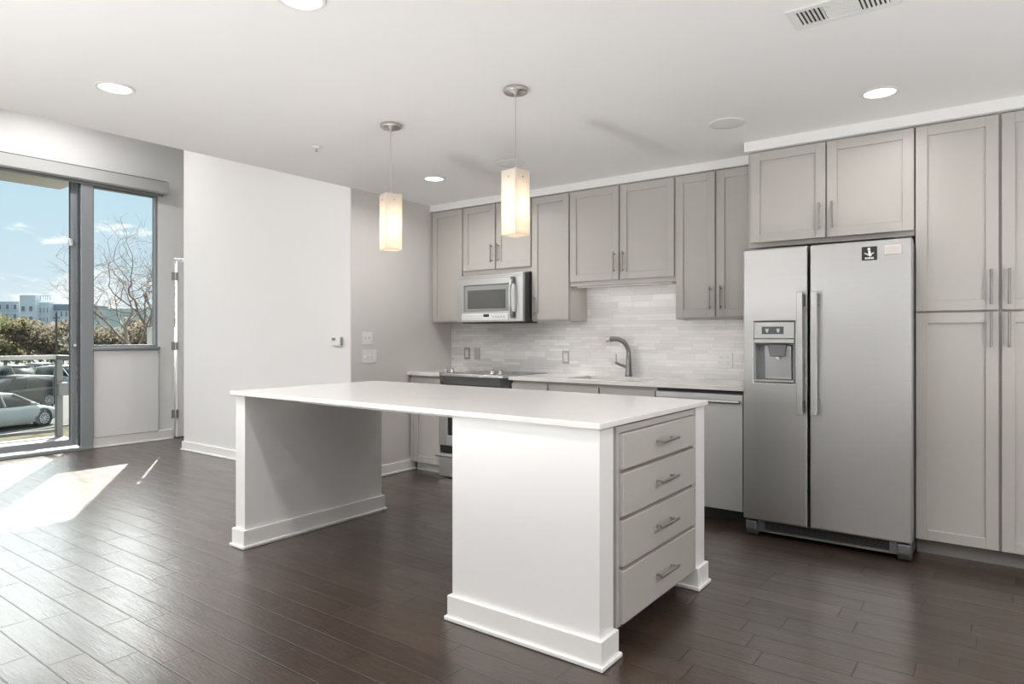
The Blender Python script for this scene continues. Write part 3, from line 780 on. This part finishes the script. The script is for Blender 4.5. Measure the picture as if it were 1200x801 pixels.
for x, y, f in ((-7.3, 2.75, .42), (-7.3, 1.5, .4), (-7.35, .3, 1), (-7.35, -.9, 1), (-7.35, -2.0, 1), (-5.4, .2, 1), (-5.4, -1.8, 1)):
    downlight(x, y, ZL, 'added unseen fill light in the high living-room ceiling', LIVING_FILL_POWER*f, 'added fill lights in the living-room ceiling')  # unseen downlights added to lift the window wall and living room

def fill_uplighter(x, y, aim, label, power, half=52):  # unseen lamps added to throw fill light onto the ceiling and fronts
    t = thing('added_uplight', label, 'floor lamp', (x, y, 0))
    MB().lathe([(.001, .001), (.11, .001), (.11, .018), (.03, .024), (.001, .024)], x, y, 36, cap=False).build('base', M['black'], t)
    MB().lathe([(.001, .024), (.10, .024), (.16, .06), (.235, .235), (.23, .24), (.225, .235), (.15, .07), (.001, .05)], x, y, 36, cap=False).build('housing', M['nickel'], t)
    l = bpy.data.lights.new('fill_uplight_lamp', 'SPOT'); l.energy = power; l.color = (1, .998, .995)
    l.spot_size = math.radians(2*half); l.spot_blend = .6; l.shadow_soft_size = .22
    lo = bpy.data.objects.new('lamp', l); C.objects.link(lo); lo.parent = t
    lo.location = (0, 0, .25); lo.rotation_euler = Vector(aim).normalized().to_track_quat('-Z', 'Y').to_euler()
fill_uplighter(1.5, 2.4, (-.6, .4, 1), 'added floor fill light outside the view beside the pantry', FILL_UPLIGHT_POWER*.75)
fill_uplighter(.5, -.5, (-.45, .7, 1), 'added floor fill light directly behind the viewer', FILL_UPLIGHT_POWER*1.2)
fill_uplighter(-2.3, -.4, (0, .8, 1), 'added floor fill light between the rear wall and the island', FILL_UPLIGHT_POWER*1.4)
fill_uplighter(-4.1, .35, (.4, .7, 1), 'added floor fill light outside the view on the living-room side', FILL_UPLIGHT_POWER*.3)

def pendant(x, y, rot, label):
    t = thing('pendant_light', label, 'pendant light', (x, y, ZC))
    MB().lathe([(.001, ZC-.0005), (.060, ZC-.0005), (.062, ZC-.004), (.062, ZC-.018), (.058, ZC-.022), (.010, ZC-.024), (.008, ZC-.034), (.001, ZC-.034)], x, y, 36, cap=False).build('canopy', M['nickel'], t)
    MB().cyl((x, y, 2.10), (x, y, ZC-.03), .0022, n=8).build('cord', mat('silver cord', (.55, .54, .52), .35, .6), t)
    a = .0525; z0, z1 = 1.762, 2.092; th = .005
    R = Matrix.Translation((x, y, 0)) @ Matrix.Rotation(rot, 4, 'Z')
    sh = MB()
    sh.box(-a, a, -a, -a+th, z0, z1, .0015); sh.box(-a, a, a-th, a, z0, z1, .0015)
    sh.box(-a, -a+th, -a+th, a-th, z0, z1, .0015); sh.box(a-th, a, -a+th, a-th, z0, z1, .0015)
    sh.box(-a+th, a-th, -a+th, a-th, z1-.008, z1-.002); sh.box(-a+th, a-th, -a+th, a-th, z0+.001, z0+.006)
    s = sh.xf(R).build('shade', M['frost'], t)
    for k in range(4):
        q = R @ Matrix.Rotation(k*PI/2, 4, 'Z')
        MB().cyl(q @ Vector((0, -a+.001, z1-.038)), q @ Vector((0, -a-.006, z1-.038)), .0042, n=10).build('screw', M['nickel'], s)
    MB().cyl((x, y, z1-.075), (x, y, z1-.01), .018, n=16).build('socket', M['plast'], t)
    MB().lathe([(.012, z1-.075), (.026, z1-.115), (.030, z1-.145), (.022, z1-.172), (.004, z1-.18)], x, y, 20).build('bulb', M['bulb'], t)
    l = bpy.data.lights.new('pendant_lamp', 'POINT'); l.energy = PENDANT_POWER; l.color = (1, .85, .66); l.shadow_soft_size = .032
    lo = bpy.data.objects.new('lamp', l); C.objects.link(lo); lo.parent = t; lo.location = (0, 0, z1-.205-ZC)
    MB().cyl((x, y, z1-.004), (x, y, z1+.022), .012, .004, n=12).build('cap', M['plast'], t)
# a face of the shade turned a little past the viewer, and an edge turned towards the viewer
pendant(-2.937, 2.76, math.radians(36.45+10.3+21), 'square frosted glass pendant light over the seating end of the island')
pendant(-2.0, 2.738, math.radians(36.45+45), 'square frosted glass pendant light over the middle of the island')

def speaker(x, y, label):
    t = thing('ceiling_speaker', label, 'ceiling speaker', (x, y, ZC))
    MB().lathe([(.094, ZC-.0005), (.106, ZC-.0005), (.106, ZC-.006), (.098, ZC-.009), (.094, ZC-.007)], x, y, 40, cap=False).build('rim', M['plast'], t)
    MB().lathe([(.001, ZC-.0068), (.06, ZC-.0066), (.0945, ZC-.005)], x, y, 40, cap=False).build('cover', M['plast'], t)
speaker(-1.314, 3.92, 'round white ceiling disc in front of the wall cabinet beside the refrigerator')
speaker(-2.885, 3.89, 'round white ceiling disc just behind the pendant over the middle of the island')
t = thing('sprinkler_head', 'small white fire sprinkler in the ceiling near the living-room edge', 'sprinkler', (-3.68, 2.79, ZC))
MB().lathe([(.001, ZC-.0005), (.035, ZC-.0005), (.033, ZC-.006), (.014, ZC-.012), (.001, ZC-.012)], -3.68, 2.79, 24, cap=False).build('escutcheon', M['plast'], t)
MB().cyl((-3.68, 2.79, ZC-.03), (-3.68, 2.79, ZC-.011), .005, n=10).lathe([(.001, ZC-.030), (.014, ZC-.030), (.014, ZC-.032), (.001, ZC-.032)], -3.68, 2.79, 14, cap=False).build('deflector', M['nickel'], t)

# ceiling register
vt = thing('ceiling_vent', 'white rectangular ceiling air vent at the top edge of the photo', 'air vent', (-.495, 2.80, ZC))
VX0, VX1, VY0, VY1 = -.682, -.308, 2.705, 2.893
fr = MB().slab('z', ZC-.008, ZC-.0005, [VX0, VX0+.032, VX0+.125, VX1-.125, VX1-.032, VX1], [VY0, VY0+.03, VY1-.03, VY1], {(1, 1), (2, 1), (3, 1)}).build('frame', M['plast'], vt, .002)
MB().box(VX0+.02, VX1-.02, VY0+.02, VY1-.02, ZC-.0016, ZC-.0008).build('duct_opening', mat('dark duct', (.05, .05, .05), .8), vt)
for (xa, sgn) in ((VX0+.034, 1), (VX1-.124, -1)):
    for i in range(6):
        x = xa+i*.0155+(.002 if sgn > 0 else 0)
        Mx = Matrix.Translation((x+.007, 0, ZC-.0055)) @ Matrix.Rotation(math.radians(28*sgn), 4, 'Y')
        hw = .0058 if sgn > 0 else .0042
        MB().box(-hw, hw, VY0+.031, VY1-.031, -.0006, .0006, 0, 1, Mx).build('louver', M['plast'], vt)
for i in range(9):
    y = VY0+.033+i*.0137
    Mx = Matrix.Translation((0, y+.006, ZC-.006)) @ Matrix.Rotation(math.radians(6), 4, 'X')
    MB().box(VX0+.127, VX1-.127, -.0070, .0070, -.0006, .0006, 0, 1, Mx).build('louver', M['plast'], vt)

# ------------------------------------------------------------------ wall plates
t = thing('light_switch', 'white two-toggle switch plate, upper one on the greige side wall', 'light switch', (XK, 3.915, 1.23))
MB().box(XK, XK+.006, 3.858, 3.973, 1.175, 1.287, .002).build('plate', M['plast'], t)
for y in (3.893, 3.938): MB().box(XK+.006, XK+.018, y-.006, y+.006, 1.225, 1.25, .002).build('toggle', M['plast'], t)
t = thing('light_switch', 'white switch and outlet plate, lower one on the greige side wall', 'light switch', (XK, 3.94, 1.07))
MB().box(XK, XK+.006, 3.858, 4.022, 1.015, 1.13, .002).build('plate', M['plast'], t)
for y in (3.893, 3.94): MB().box(XK+.006, XK+.018, y-.006, y+.006, 1.06, 1.085, .002).build('toggle', M['plast'], t)
MB().box(XK+.006, XK+.009, 3.972, 4.004, 1.035, 1.11, .001).build('socket', M['plast'], t)
t = thing('thermostat', 'small white thermostat at the corner of the tall white wall', 'thermostat', (-4.635, YL, 1.2))
MB().box(-4.692, -4.578, YL-.030, YL, 1.165, 1.245, .004, 2).build('housing', M['plast'], t)
MB().box(-4.682, -4.635, YL-.0315, YL-.0295, 1.212, 1.235).build('screen', mat('grey thermostat screen', (.22, .23, .23), .3), t)
MB().box(-4.577, -4.572, YL-.026, YL-.004, 1.17, 1.24, .001).build('shaded_side', M['greyplas'], t)  # grey strip colours in the shade on the housing's right side
YP = YB-.012
def outlet(x0, x1, z0, z1, label, pm, slots, cat='outlet'):
    t = thing('wall_outlet', label, cat, ((x0+x1)/2, YP, (z0+z1)/2))
    MB().box(x0, x1, YP-.006, YP, z0, z1, .002).build('plate', pm, t)
    for (a, b) in slots:
        MB().box(x0+(x1-x0)*a, x0+(x1-x0)*b, YP-.009, YP-.0058, z0+.022, z1-.022, .001).build('insert', M['plast'], t)
        s = MB()
        xm = x0+(x1-x0)*(a+b)/2
        for zz in (z0+.036, z1-.042): s.box(xm-.008, xm-.005, YP-.0098, YP-.0088, zz, zz+.012).box(xm+.005, xm+.008, YP-.0098, YP-.0088, zz, zz+.012)
        s.build('slots', M['greyplas'], t)
    return t
steelplate = mat('brushed steel plate', (.42, .41, .40), .35, .8)
outlet(-4.292, -4.218, 1.02, 1.137, 'grey-plated white rocker outlet above the range, nearer the corner', steelplate, [(.25, .75)])
t = thing('wall_plate', 'plain grey blank plate on the backsplash above the range', 'wall plate', (-4.125, YP, 1.08))
MB().box(-4.165, -4.088, YP-.006, YP, 1.02, 1.137, .002).build('plate', mat('pale grey plate', (.52, .51, .49), .4, .3), t)
MB().cyl((-4.126, YP-.008, 1.115), (-4.126, YP-.005, 1.115), .003, n=8).cyl((-4.126, YP-.008, 1.04), (-4.126, YP-.005, 1.04), .003, n=8).build('screws', M['nickel'], t)
outlet(-3.148, -3.076, 1.005, 1.12, 'white outlet on the backsplash between the range and the faucet', steelplate, [(.22, .78)])
outlet(-1.757, -1.64, 1.008, 1.124, 'double white outlet on the backsplash beside the refrigerator', M['plast'], [(.12, .42), (.58, .88)])

# ------------------------------------------------------------------ outside
def at(x, d):
    """world place seen along photo column x at depth d from the viewpoint (worked out once, fixed in the world)"""
    yw = math.radians(36.4485); s = (x-600)/779.245*d
    return Vector((-math.sin(yw)*d+math.cos(yw)*s, math.cos(yw)*d+math.sin(yw)*s))
GZ = -2.5
def ground_mat(name, a, b, sc1, bmp=0):
    m = bpy.data.materials.new(name); m.use_nodes = True
    t = NT(m.node_tree); p = t.n['Principled BSDF']; o = t.obj()
    n = t.m('ADD', t.m('MULTIPLY', t.noise(o, sc1, 6, .65), .7), t.m('MULTIPLY', t.noise(o, sc1*.13, 2), .3))
    t.put(p.inputs['Base Color'], t.mix(t.mapr(n, .35, .65), a, b)); p.inputs['Roughness'].default_value = .9
    p.inputs['Specular IOR Level'].default_value = .1
    return m
M['asphalt'] = ground_mat('pale parking-lot concrete', (.070, .068, .064, 1), (.088, .086, .081, 1), 3)
M['turf'] = ground_mat('dry autumn grass', (.030, .034, .013, 1), (.095, .077, .042, 1), 5)
M['concrete'] = mat('balcony concrete', (.12, .12, .118), .8, vary=.1)
M['soffit'] = mat('balcony soffit', (.42, .41, .39), .8)
struct('ground', MB().box(-420, 60, -60, 420, GZ-.5, GZ), M['asphalt'], 'pale concrete parking lot outside', 'ground')
# grass verge between the building and the kerb
gdir = Vector((-.42, .907)); gn = Vector((gdir.y, -gdir.x))
a0 = at(48, 28) + gn*1.6 - gdir*30
P = [a0, a0+gdir*34, a0+gdir*34+gn*16, a0+gn*16]
o = struct('ground_grass', MB().prism([tuple(p) for p in P], 'z', GZ, GZ+.06), M['turf'], 'dry grass verge in front of the white parked car', 'grass')
kb = a0-gn*.12
P = [kb, kb+gdir*34, kb+gdir*34+gn*.13, kb+gn*.13]
struct('ground_kerb', MB().prism([tuple(p) for p in P], 'z', GZ, GZ+.1), mat('kerb concrete', (.16, .16, .155), .9), 'concrete kerb along the grass verge', 'kerb')
# balcony
struct('balcony_floor', MB().box(-9.8, XW-.1, -3, 3.45, -.25, -.03, .01), M['concrete'], 'concrete balcony slab outside the sliding door', 'balcony')
struct('balcony_roof', MB().box(-9.68, XW-.1, -3, 3.40, 3.115, 3.35, .01), M['soffit'], 'slab of the balcony above, seen through the sliding door', 'balcony')
rl = thing('balcony_railing', 'grey metal balcony railing with pale handrail outside the sliding door', 'railing', (-9.69, 2, -.03))
M['railpale'] = mat('pale railing cap', (.34, .34, .33), .5)
M['railgrey'] = mat('grey railing paint', (.12, .125, .13), .5)
MB().box(-9.73, -9.65, -3, 3.35, .955, 1.01, .006).build('handrail', M['railpale'], rl)
MB().box(-9.73, XW-.12, 3.355, 3.415, .955, 1.008, .004).build('handrail', M['railgrey'], rl)
for y in (3.39, 1.6, -.2, -2.0):
    MB().box(-9.725, -9.655, y-.035, y+.035, -.03, .955, .004).build('post', M['railgrey'], rl)
MB().box(-9.70, -9.68, -3, 3.34, .03, .07).build('bottom_rail', M['railgrey'], rl)
for y0, y1 in ((1.66, 3.33), (-.14, 1.54), (-1.94, -.26)):
    MB().box(-9.694, -9.686, y0, y1, .09, .94).build('glass_panel', M['glass'], rl)
MB().box(-9.66, -9.56, 3.34, 3.46, .50, .66, .006).build('bracket_box', M['railgrey'], rl)
# wall added outside the terrace door to keep sun off the lower gap
struct('wall_light_block', MB().box(-8.62, -8.48, 3.98, 5.4, -3, 1.36), mat('light-blocking wall', (.5, .49, .47), .9), 'added wall blocking sun from the lower gap of the terrace door', 'wall')
struct('wall_facade', MB().box(XW-.3, XW-.1, -3, 5.4, -3, -.26), mat('facade render', (.45, .45, .44), .9), 'facade of this building below the balcony', 'wall')

# ---- cars
M['tyre'] = mat('tyre rubber', (.02, .02, .02), .8)
M['rim'] = mat('alloy rim', (.55, .55, .55), .35, .7)
M['carglass'] = mat('tinted car glass', (.02, .024, .027), .3, spec=.2)
M['carwhite'] = mat('white car paint', (.36, .375, .37), .45, spec=.2)
M['cardark'] = mat('dark blue car paint', (.016, .02, .028), .5, spec=.12)
M['carsilver'] = mat('silver car paint', (.12, .124, .128), .5, spec=.15)
M['cargrey'] = mat('charcoal car paint', (.022, .023, .026), .5, spec=.12)
M['redlamp'] = mat('red tail lamp', (.35, .04, .03), .25)
M['headlamp'] = mat('headlamp glass', (.55, .57, .58), .15)
def car(name, label, cat, pos, head, paint, kind):
    t = thing(name, label, cat, (0, 0, 0))
    L = {'sedan': 2.3, 'suv': 2.3}[kind]; W = .9
    if kind == 'sedan':
        st = [(-2.3, .42, .78, .62), (-2.2, .28, .93, .80), (-1.6, .20, 1.00, .87), (-.9, .17, .97, .9), (0, .17, .93, .9), (.85, .17, .92, .9), (1.5, .18, .86, .88), (2.05, .20, .74, .80), (2.25, .26, .62, .68), (2.32, .36, .54, .56)]
        cab = [(-1.95, .98, .99, .70), (-1.2, .95, 1.38, .60), (-.4, .93, 1.46, .58), (.25, .91, 1.42, .59), (1.25, .90, .93, .70)]
        roof = [(-1.30, 1.365), (-.4, 1.475), (.30, 1.425)]; wx = (-1.4, 1.4); wr = .325
    else:
        st = [(-2.3, .45, .85, .75), (-2.22, .34, 1.08, .85), (-1.6, .26, 1.10, .9), (0, .24, 1.06, .92), (1.0, .24, 1.04, .92), (1.7, .25, .98, .90), (2.15, .28, .88, .82), (2.32, .40, .72, .65)]
        cab = [(-2.22, 1.08, 1.10, .78), (-1.95, 1.08, 1.60, .66), (-.6, 1.05, 1.70, .64), (.3, 1.05, 1.66, .65), (1.15, 1.02, 1.06, .74)]
        roof = [(-2.05, 1.60), (-.6, 1.72), (.35, 1.67)]; wx = (-1.4, 1.4); wr = .36
    Mw = Matrix.Translation((pos[0], pos[1], GZ)) @ Matrix.Rotation(head, 4, 'Z')
    def loft(sections):
        V = []; F = []; k = len(sections[0])
        for s_ in sections: V += s_
        for i in range(len(sections)-1):
            for j in range(k): F.append((i*k+j, i*k+(j+1) % k, (i+1)*k+(j+1) % k, (i+1)*k+j))
        F.append(tuple(range(k))); F.append(tuple(range((len(sections)-1)*k, len(sections)*k)))
        mb = MB().raw(V, F, True); bmesh.ops.recalc_face_normals(mb.b, faces=mb.b.faces); return mb
    sec = []
    for x, z0, z1, w in st:
        h = z1-z0
        half = [(w*.80, z0), (w*.97, z0+h*.12), (w, z0+h*.45), (w*.98, z0+h*.75), (w*.90, z1-.03), (w*.72, z1)]
        sec.append([(x, y, z) for y, z in half] + [(x, -y, z) for y, z in reversed(half)])
    loft(sec).xf(Mw).build('body', paint, t)
    sec = []
    for x, z0, z1, w in cab:
        wb = .80 if z1 > z0+.1 else w+.05
        sec.append([(x, wb, z0-.02), (x, w, z1), (x, -w, z1), (x, -wb, z0-.02)])
    loft(sec).xf(Mw).build('windows', M['carglass'], t)
    sec = [[(x, .62, z-.05), (x, .58, z+.005), (x, .35, z+.03), (x, -.35, z+.03), (x, -.58, z+.005), (x, -.62, z-.05)] for x, z in roof]
    loft(sec).xf(Mw).build('roof', paint, t)
    pl = MB()
    for s in (1, -1):
        (xa, za, _, wa), (xb, _, zb, wb) = cab[-1], cab[-2]
        pl.tube([(xa, s*.79, za), (xb, s*(wb+.02), zb)], .035, 6)
        (xa, za, _, wa), (xb, _, zb, wb) = cab[0], cab[1]
        pl.tube([(xa+.12, s*.80, za), (xb, s*(wb+.02), zb-.02)], .055, 6)
        pl.tube([(-.25, s*.815, .95), (-.3, s*.61, cab[2][2]-.03)], .04, 6)
    pl.xf(Mw).build('pillars', paint, t)
    for x in wx:
        for s in (1, -1):
            y = s*(W-.11)
            w = MB().cyl((x, y-.10, wr), (x, y+.12, wr), wr, n=28)
            w.cyl((x, y-.1*s, wr+.02), (x, y+s*.1, wr+.03), wr+.07, n=28)
            w = w.xf(Mw).build('wheel', M['tyre'], t)
            rm = MB().cyl((x, y+s*.115, wr), (x, y+s*.13, wr), wr*.22, n=16)
            for k in range(10):
                a = 2*PI*k/10
                rm.tube([(x+wr*.12*math.cos(a), y+s*.128, wr+wr*.12*math.sin(a)), (x+wr*.64*math.cos(a), y+s*.128, wr+wr*.64*math.sin(a))], [.014, .026], 6)
            for k in range(24):
                a, b = 2*PI*k/24, 2*PI*(k+1)/24
                rm.tube([(x+wr*.66*math.cos(a), y+s*.126, wr+wr*.66*math.sin(a)), (x+wr*.66*math.cos(b), y+s*.126, wr+wr*.66*math.sin(b))], .014, 6)
            rm.xf(Mw).build('rim', M['rim'], w)
    zl = st[-2][2]
    for s in (1, -1):
        MB().box(L-.28, L-.06, s*.52-.12, s*.52+.12, zl-.08, zl+.03, .02).xf(Mw).build('headlamp', M['headlamp'], t)
        MB().box(-L-.01, -L+.16, s*.66-.14, s*.66+.14, st[1][2]-.22, st[1][2]-.06, .02).xf(Mw).build('tail_lamp', M['redlamp'], t)
        MB().box(.75, .95, s*.86-.0 if s > 0 else -1.0, 1.0 if s > 0 else -.86, .93, 1.05, .03).xf(Mw).build('mirror', paint, t)
    return t
def hd(v): return math.atan2(v[1], v[0])
h0 = hd((-.42, .907))
def wheel_at(px, d, head, off=1.4):     # place a car by its front wheel
    p = at(px, d); return (p.x-math.cos(head)*off, p.y-math.sin(head)*off)
car('car', 'white sedan parked at the grass verge, close outside the sliding door', 'car', wheel_at(31, 28, h0), h0, M['carwhite'], 'sedan')
h1 = h0+PI
p = at(12, 34); car('car', 'charcoal hatchback parked just behind the white sedan', 'car', (p.x, p.y), h0+PI, M['cargrey'], 'suv')
p = at(22, 46); car('car', 'dark blue sport utility vehicle in the row under the autumn trees', 'car', (p.x, p.y), h0-PI/2-.25, M['cardark'], 'suv')
p = at(54, 50); car('car', 'silver hatchback beside the dark blue sport utility vehicle', 'car', (p.x, p.y), h0-PI/2, M['carsilver'], 'suv')
p = at(79, 46); car('car', 'white sport utility vehicle partly behind the balcony railing post', 'car', (p.x, p.y), h0-PI/2-.1, M['carwhite'], 'suv')
p = at(-20, 46); car('car', 'silver car at the left end of the row, cut off by the photo edge', 'car', (p.x, p.y), h0-PI/2, M['carsilver'], 'sedan')

# ---- trees
def leafmat(name, a, b):
    m = bpy.data.materials.new(name); m.use_nodes = True
    t = NT(m.node_tree); p = t.n['Principled BSDF']
    t.put(p.inputs['Base Color'], t.mix(t.mapr(t.noise(t.obj(), 1.7, 4, .7), .35, .65), a, b)); p.inputs['Roughness'].default_value = .8
    p.inputs['Specular IOR Level'].default_value = .1
    tl = t.new('ShaderNodeBsdfTranslucent'); t.l.new(p.inputs['Base Color'].links[0].from_socket, tl.inputs[0])
    mx = t.new('ShaderNodeMixShader'); mx.inputs[0].default_value = .45
    t.l.new(p.outputs[0], mx.inputs[1]); t.l.new(tl.outputs[0], mx.inputs[2]); t.l.new(mx.outputs[0], t.n['Material Output'].inputs[0])
    return m
LEAF = {'olive': leafmat('olive foliage', (.10, .105, .045, 1), (.21, .195, .11, 1)),
        'brown': leafmat('autumn brown foliage', (.13, .112, .08, 1), (.24, .205, .155, 1)),
        'grey': leafmat('thin grey-brown twigs', (.15, .14, .12, 1), (.24, .22, .19, 1))}
M['bark'] = mat('bark', (.12, .10, .085), .9, vary=.2)
def leafy(name, label, px, d, h, w, kind, n=1300, seed=0, cat='tree', gz=None):
    rnd = random.Random(seed); p = at(px, d); g = GZ if gz is None else gz
    t = thing(name, label, cat, (p.x, p.y, g))
    tr = MB().tube([(p.x, p.y, g), (p.x+.1, p.y, g+h*.35), (p.x-.05, p.y+.1, g+h*.8)], [.16, .12, .04], 7)
    for k in range(5):
        a = rnd.uniform(0, 2*PI); z = g+h*rnd.uniform(.25, .55)
        tr.tube([(p.x, p.y, z), (p.x+math.cos(a)*w*.5, p.y+math.sin(a)*w*.5, z+h*.25)], [.06, .02], 5)
    tr.build('trunk', M['bark'], t)
    V = []; F = []
    blobs = [(rnd.uniform(-1, 1)*w*.55, rnd.uniform(-1, 1)*w*.55, h*rnd.uniform(.25, .82), w*rnd.uniform(.28, .5)) for _ in range(11)]
    for i in range(n):
        bx, by, bz, br = rnd.choice(blobs)
        v = Vector((rnd.gauss(0, 1), rnd.gauss(0, 1), rnd.gauss(0, 1))).normalized()*br*rnd.uniform(.55, 1.05)
        c = Vector((p.x+bx, p.y+by, g+max(.15, bz+v.z*.8))) + Vector((v.x, v.y, 0))
        s = rnd.uniform(.10, .24); a = Vector((rnd.gauss(0, 1), rnd.gauss(0, 1), rnd.gauss(0, 1))).normalized(); b = a.orthogonal().normalized()
        k = len(V); V += [c-a*s, c+b*s*.6, c+a*s, c-b*s*.6]; F.append((k, k+1, k+2, k+3))
    me = MB().raw(V, F) if n < 500 else None
    if me is None:
        m = bpy.data.meshes.new('foliage'); m.from_pydata([tuple(v-Vector((p.x, p.y, g))) for v in V], [], F); m.materials.append(LEAF[kind])
        o = bpy.data.objects.new('foliage', m); C.objects.link(o); o.parent = t
    else: me.build('foliage', LEAF[kind], t)
    return t
rows = [(-14, 72, 6.6, 3.4, 'olive'), (6, 70, 6.4, 3.0, 'olive'), (20, 76, 6.3, 3.0, 'brown'), (34, 70, 5.9, 2.8, 'brown'), (47, 78, 6.2, 3.0, 'grey'), (60, 72, 5.8, 2.8, 'brown'), (73, 76, 6.0, 3.0, 'grey'), (86, 72, 5.8, 3.0, 'brown'),
        (112, 66, 4.6, 3.0, 'grey'), (128, 62, 4.9, 3.0, 'brown'), (146, 66, 5.4, 3.2, 'grey'), (163, 62, 5.0, 3.0, 'brown'), (180, 64, 6.0, 3.2, 'grey'), (196, 62, 6.2, 3.2, 'brown')]
nm = {'olive': 'olive green tree', 'brown': 'autumn brown tree', 'grey': 'thin grey-brown tree'}
where = ['cut off by the left photo edge behind the parking lot', 'below the left wing of the far apartment block', 'in front of the far stair tower', 'between the stair tower and the utility pole', 'just left of the utility pole', 'just right of the utility pole',
         'beside the sliding-door frame', 'hidden behind the sliding-door frame', 'at the left edge of the fixed window', 'left of the tall bare tree', 'right behind the trunk of the tall bare tree', 'right of the trunk of the tall bare tree', 'at the right edge of the fixed window', 'beyond the right edge of the fixed window']
for i, (px, d, h, w, k) in enumerate(rows):
    leafy('leafy_tree', nm[k]+' '+where[i], px, d, h, w, k, 1500, 20+i, group=None) if 0 else leafy('leafy_tree', nm[k]+' '+where[i], px, d, h, w, k, 1500, 20+i)['label']

def bare_tree(label, px, d, h, seed):
    rnd = random.Random(seed); p = at(px, d); t = thing('bare_tree', label, 'tree', (p.x, p.y, GZ))
    tk = MB(); br = MB()
    def grow(mb, p0, dr, ln, r, depth):
        pts = [p0]; q = p0.copy(); dd = dr.copy(); sg = .05 if depth == 1 else .17
        for k in range(4):
            dd = (dd+Vector((rnd.gauss(0, sg), rnd.gauss(0, sg), rnd.gauss(.02, sg*.7)))).normalized(); q = q+dd*ln/4; pts.append(q.copy())
        mb.tube(pts, [r*(1-.11*k) for k in range(5)], 8 if depth == 1 else (5 if depth < 4 else 3), cap=False)
        if depth >= 7: return
        for k in range(3):
            i = rnd.choice((2, 3, 4)) if k else 4
            a = Vector((rnd.gauss(0, 1), rnd.gauss(0, 1), rnd.gauss(.15, .5))).normalized()
            nd = (dd*.7+a*.8).normalized()
            grow(br, pts[i], nd, ln*rnd.uniform(.66, .84), r*(.5 if k else .62), depth+1)
    grow(tk, Vector((p.x, p.y, GZ)), Vector((0, 0, 1)), h*.40, .17, 1)
    tk.build('trunk', M['bark'], t); br.build('branches', mat('grey twigs', (.26, .20, .17), .9), t)
bare_tree('tall bare tree with spreading branches seen through the fixed window', 164, 33, 7.6, 5)
bare_tree('bare tree at the right edge of the fixed window', 196, 36, 8.6, 11)
# utility pole and wires
p = at(66, 62); t = thing('utility_pole', 'slim dark utility pole among the trees', 'pole', (p.x, p.y, GZ))
MB().cyl((p.x, p.y, GZ), (p.x, p.y, 3.4), .11, .09, n=10).build('mast', M['bark'], t)
MB().box(p.x-.7, p.x+.7, p.y-.05, p.y+.05, 2.9, 3.0).build('crossarm', M['bark'], t)

# ---- far buildings
M['bgrey'] = mat('pale grey cladding', (.52, .55, .59), .8, vary=.06)
M['bwhite'] = mat('white cladding', (.68, .71, .74), .8)
M['bdark'] = mat('blue-grey cladding', (.28, .30, .35), .8)
M['bpane'] = mat('far window glass', (.20, .23, .27), .4)
M['bgreen'] = mat('pale green cladding', (.55, .62, .58), .7)
def building(label, xa, xb, d, ztop, depth, m, cols, rowsz, band=None, extra=None):
    A, B = at(xa, d), at(xb, d); u = (B-A).normalized(); nrm = Vector((-u.y, u.x))
    if nrm.dot(A) < 0: nrm = -nrm
    t = thing('building', label, 'building', ((A.x+B.x)/2, (A.y+B.y)/2, GZ))
    Ln = (B-A).length
    def bx(s0, s1, n0, n1, z0, z1):
        P = [A+u*s0+nrm*n0, A+u*s1+nrm*n0, A+u*s1+nrm*n1, A+u*s0+nrm*n1]
        return MB().prism([tuple(q) for q in P], 'z', z0, z1)
    bx(0, Ln, 0, depth, GZ, ztop).build('walls', m, t)
    if band: bx(-.3, Ln+.3, -.3, depth, ztop, ztop+band[0]).build('roof_band', M[band[1]], t)
    for z in rowsz:
        for i in range(cols):
            s = Ln*(i+.5)/cols; w = Ln/cols*.28
            f = bx(s-w, s+w, -.14, -.01, z, z+1.7).build('window', M['bwhite'], t)
            bx(s-w+.2, s+w-.2, -.2, -.15, z+.15, z+1.55).build('pane', M['bpane'], f)
    if extra: extra(bx, t, Ln)
def rail(bx, t, Ln):
    bx(0, Ln, .2, .3, 13.0, 13.15).build('roof_rail', M['bgrey'], t)
    for i in range(7): bx(Ln*i/6-.08, Ln*i/6+.08, .2, .3, 11.8, 13.0).build('roof_post', M['bgrey'], t)
building('long grey wing of the far apartment block at the left photo edge', -40, 22.5, 196, 11.4, 14, M['bgrey'], 7, (3.0, 6.2, 9.0))
building('pale stair tower standing highest in the far apartment block', 23, 41, 194, 13.2, 14, M['bwhite'], 2, (2.4, 5.4, 8.4))
building('white middle wing of the far apartment block with a roof railing', 41.4, 58, 196, 11.2, 14, M['bwhite'], 4, (2.4, 5.2, 8.0), None, rail)
building('far apartment wing with a dark roof band beside the sliding-door frame', 58.5, 92, 198, 9.0, 14, M['bwhite'], 6, (1.6, 4.6, 7.0), (1.7, 'bdark'))
building('pale green building behind the bare tree', 104, 172, 105, 5.6, 12, M['bgreen'], 8, (.6,))
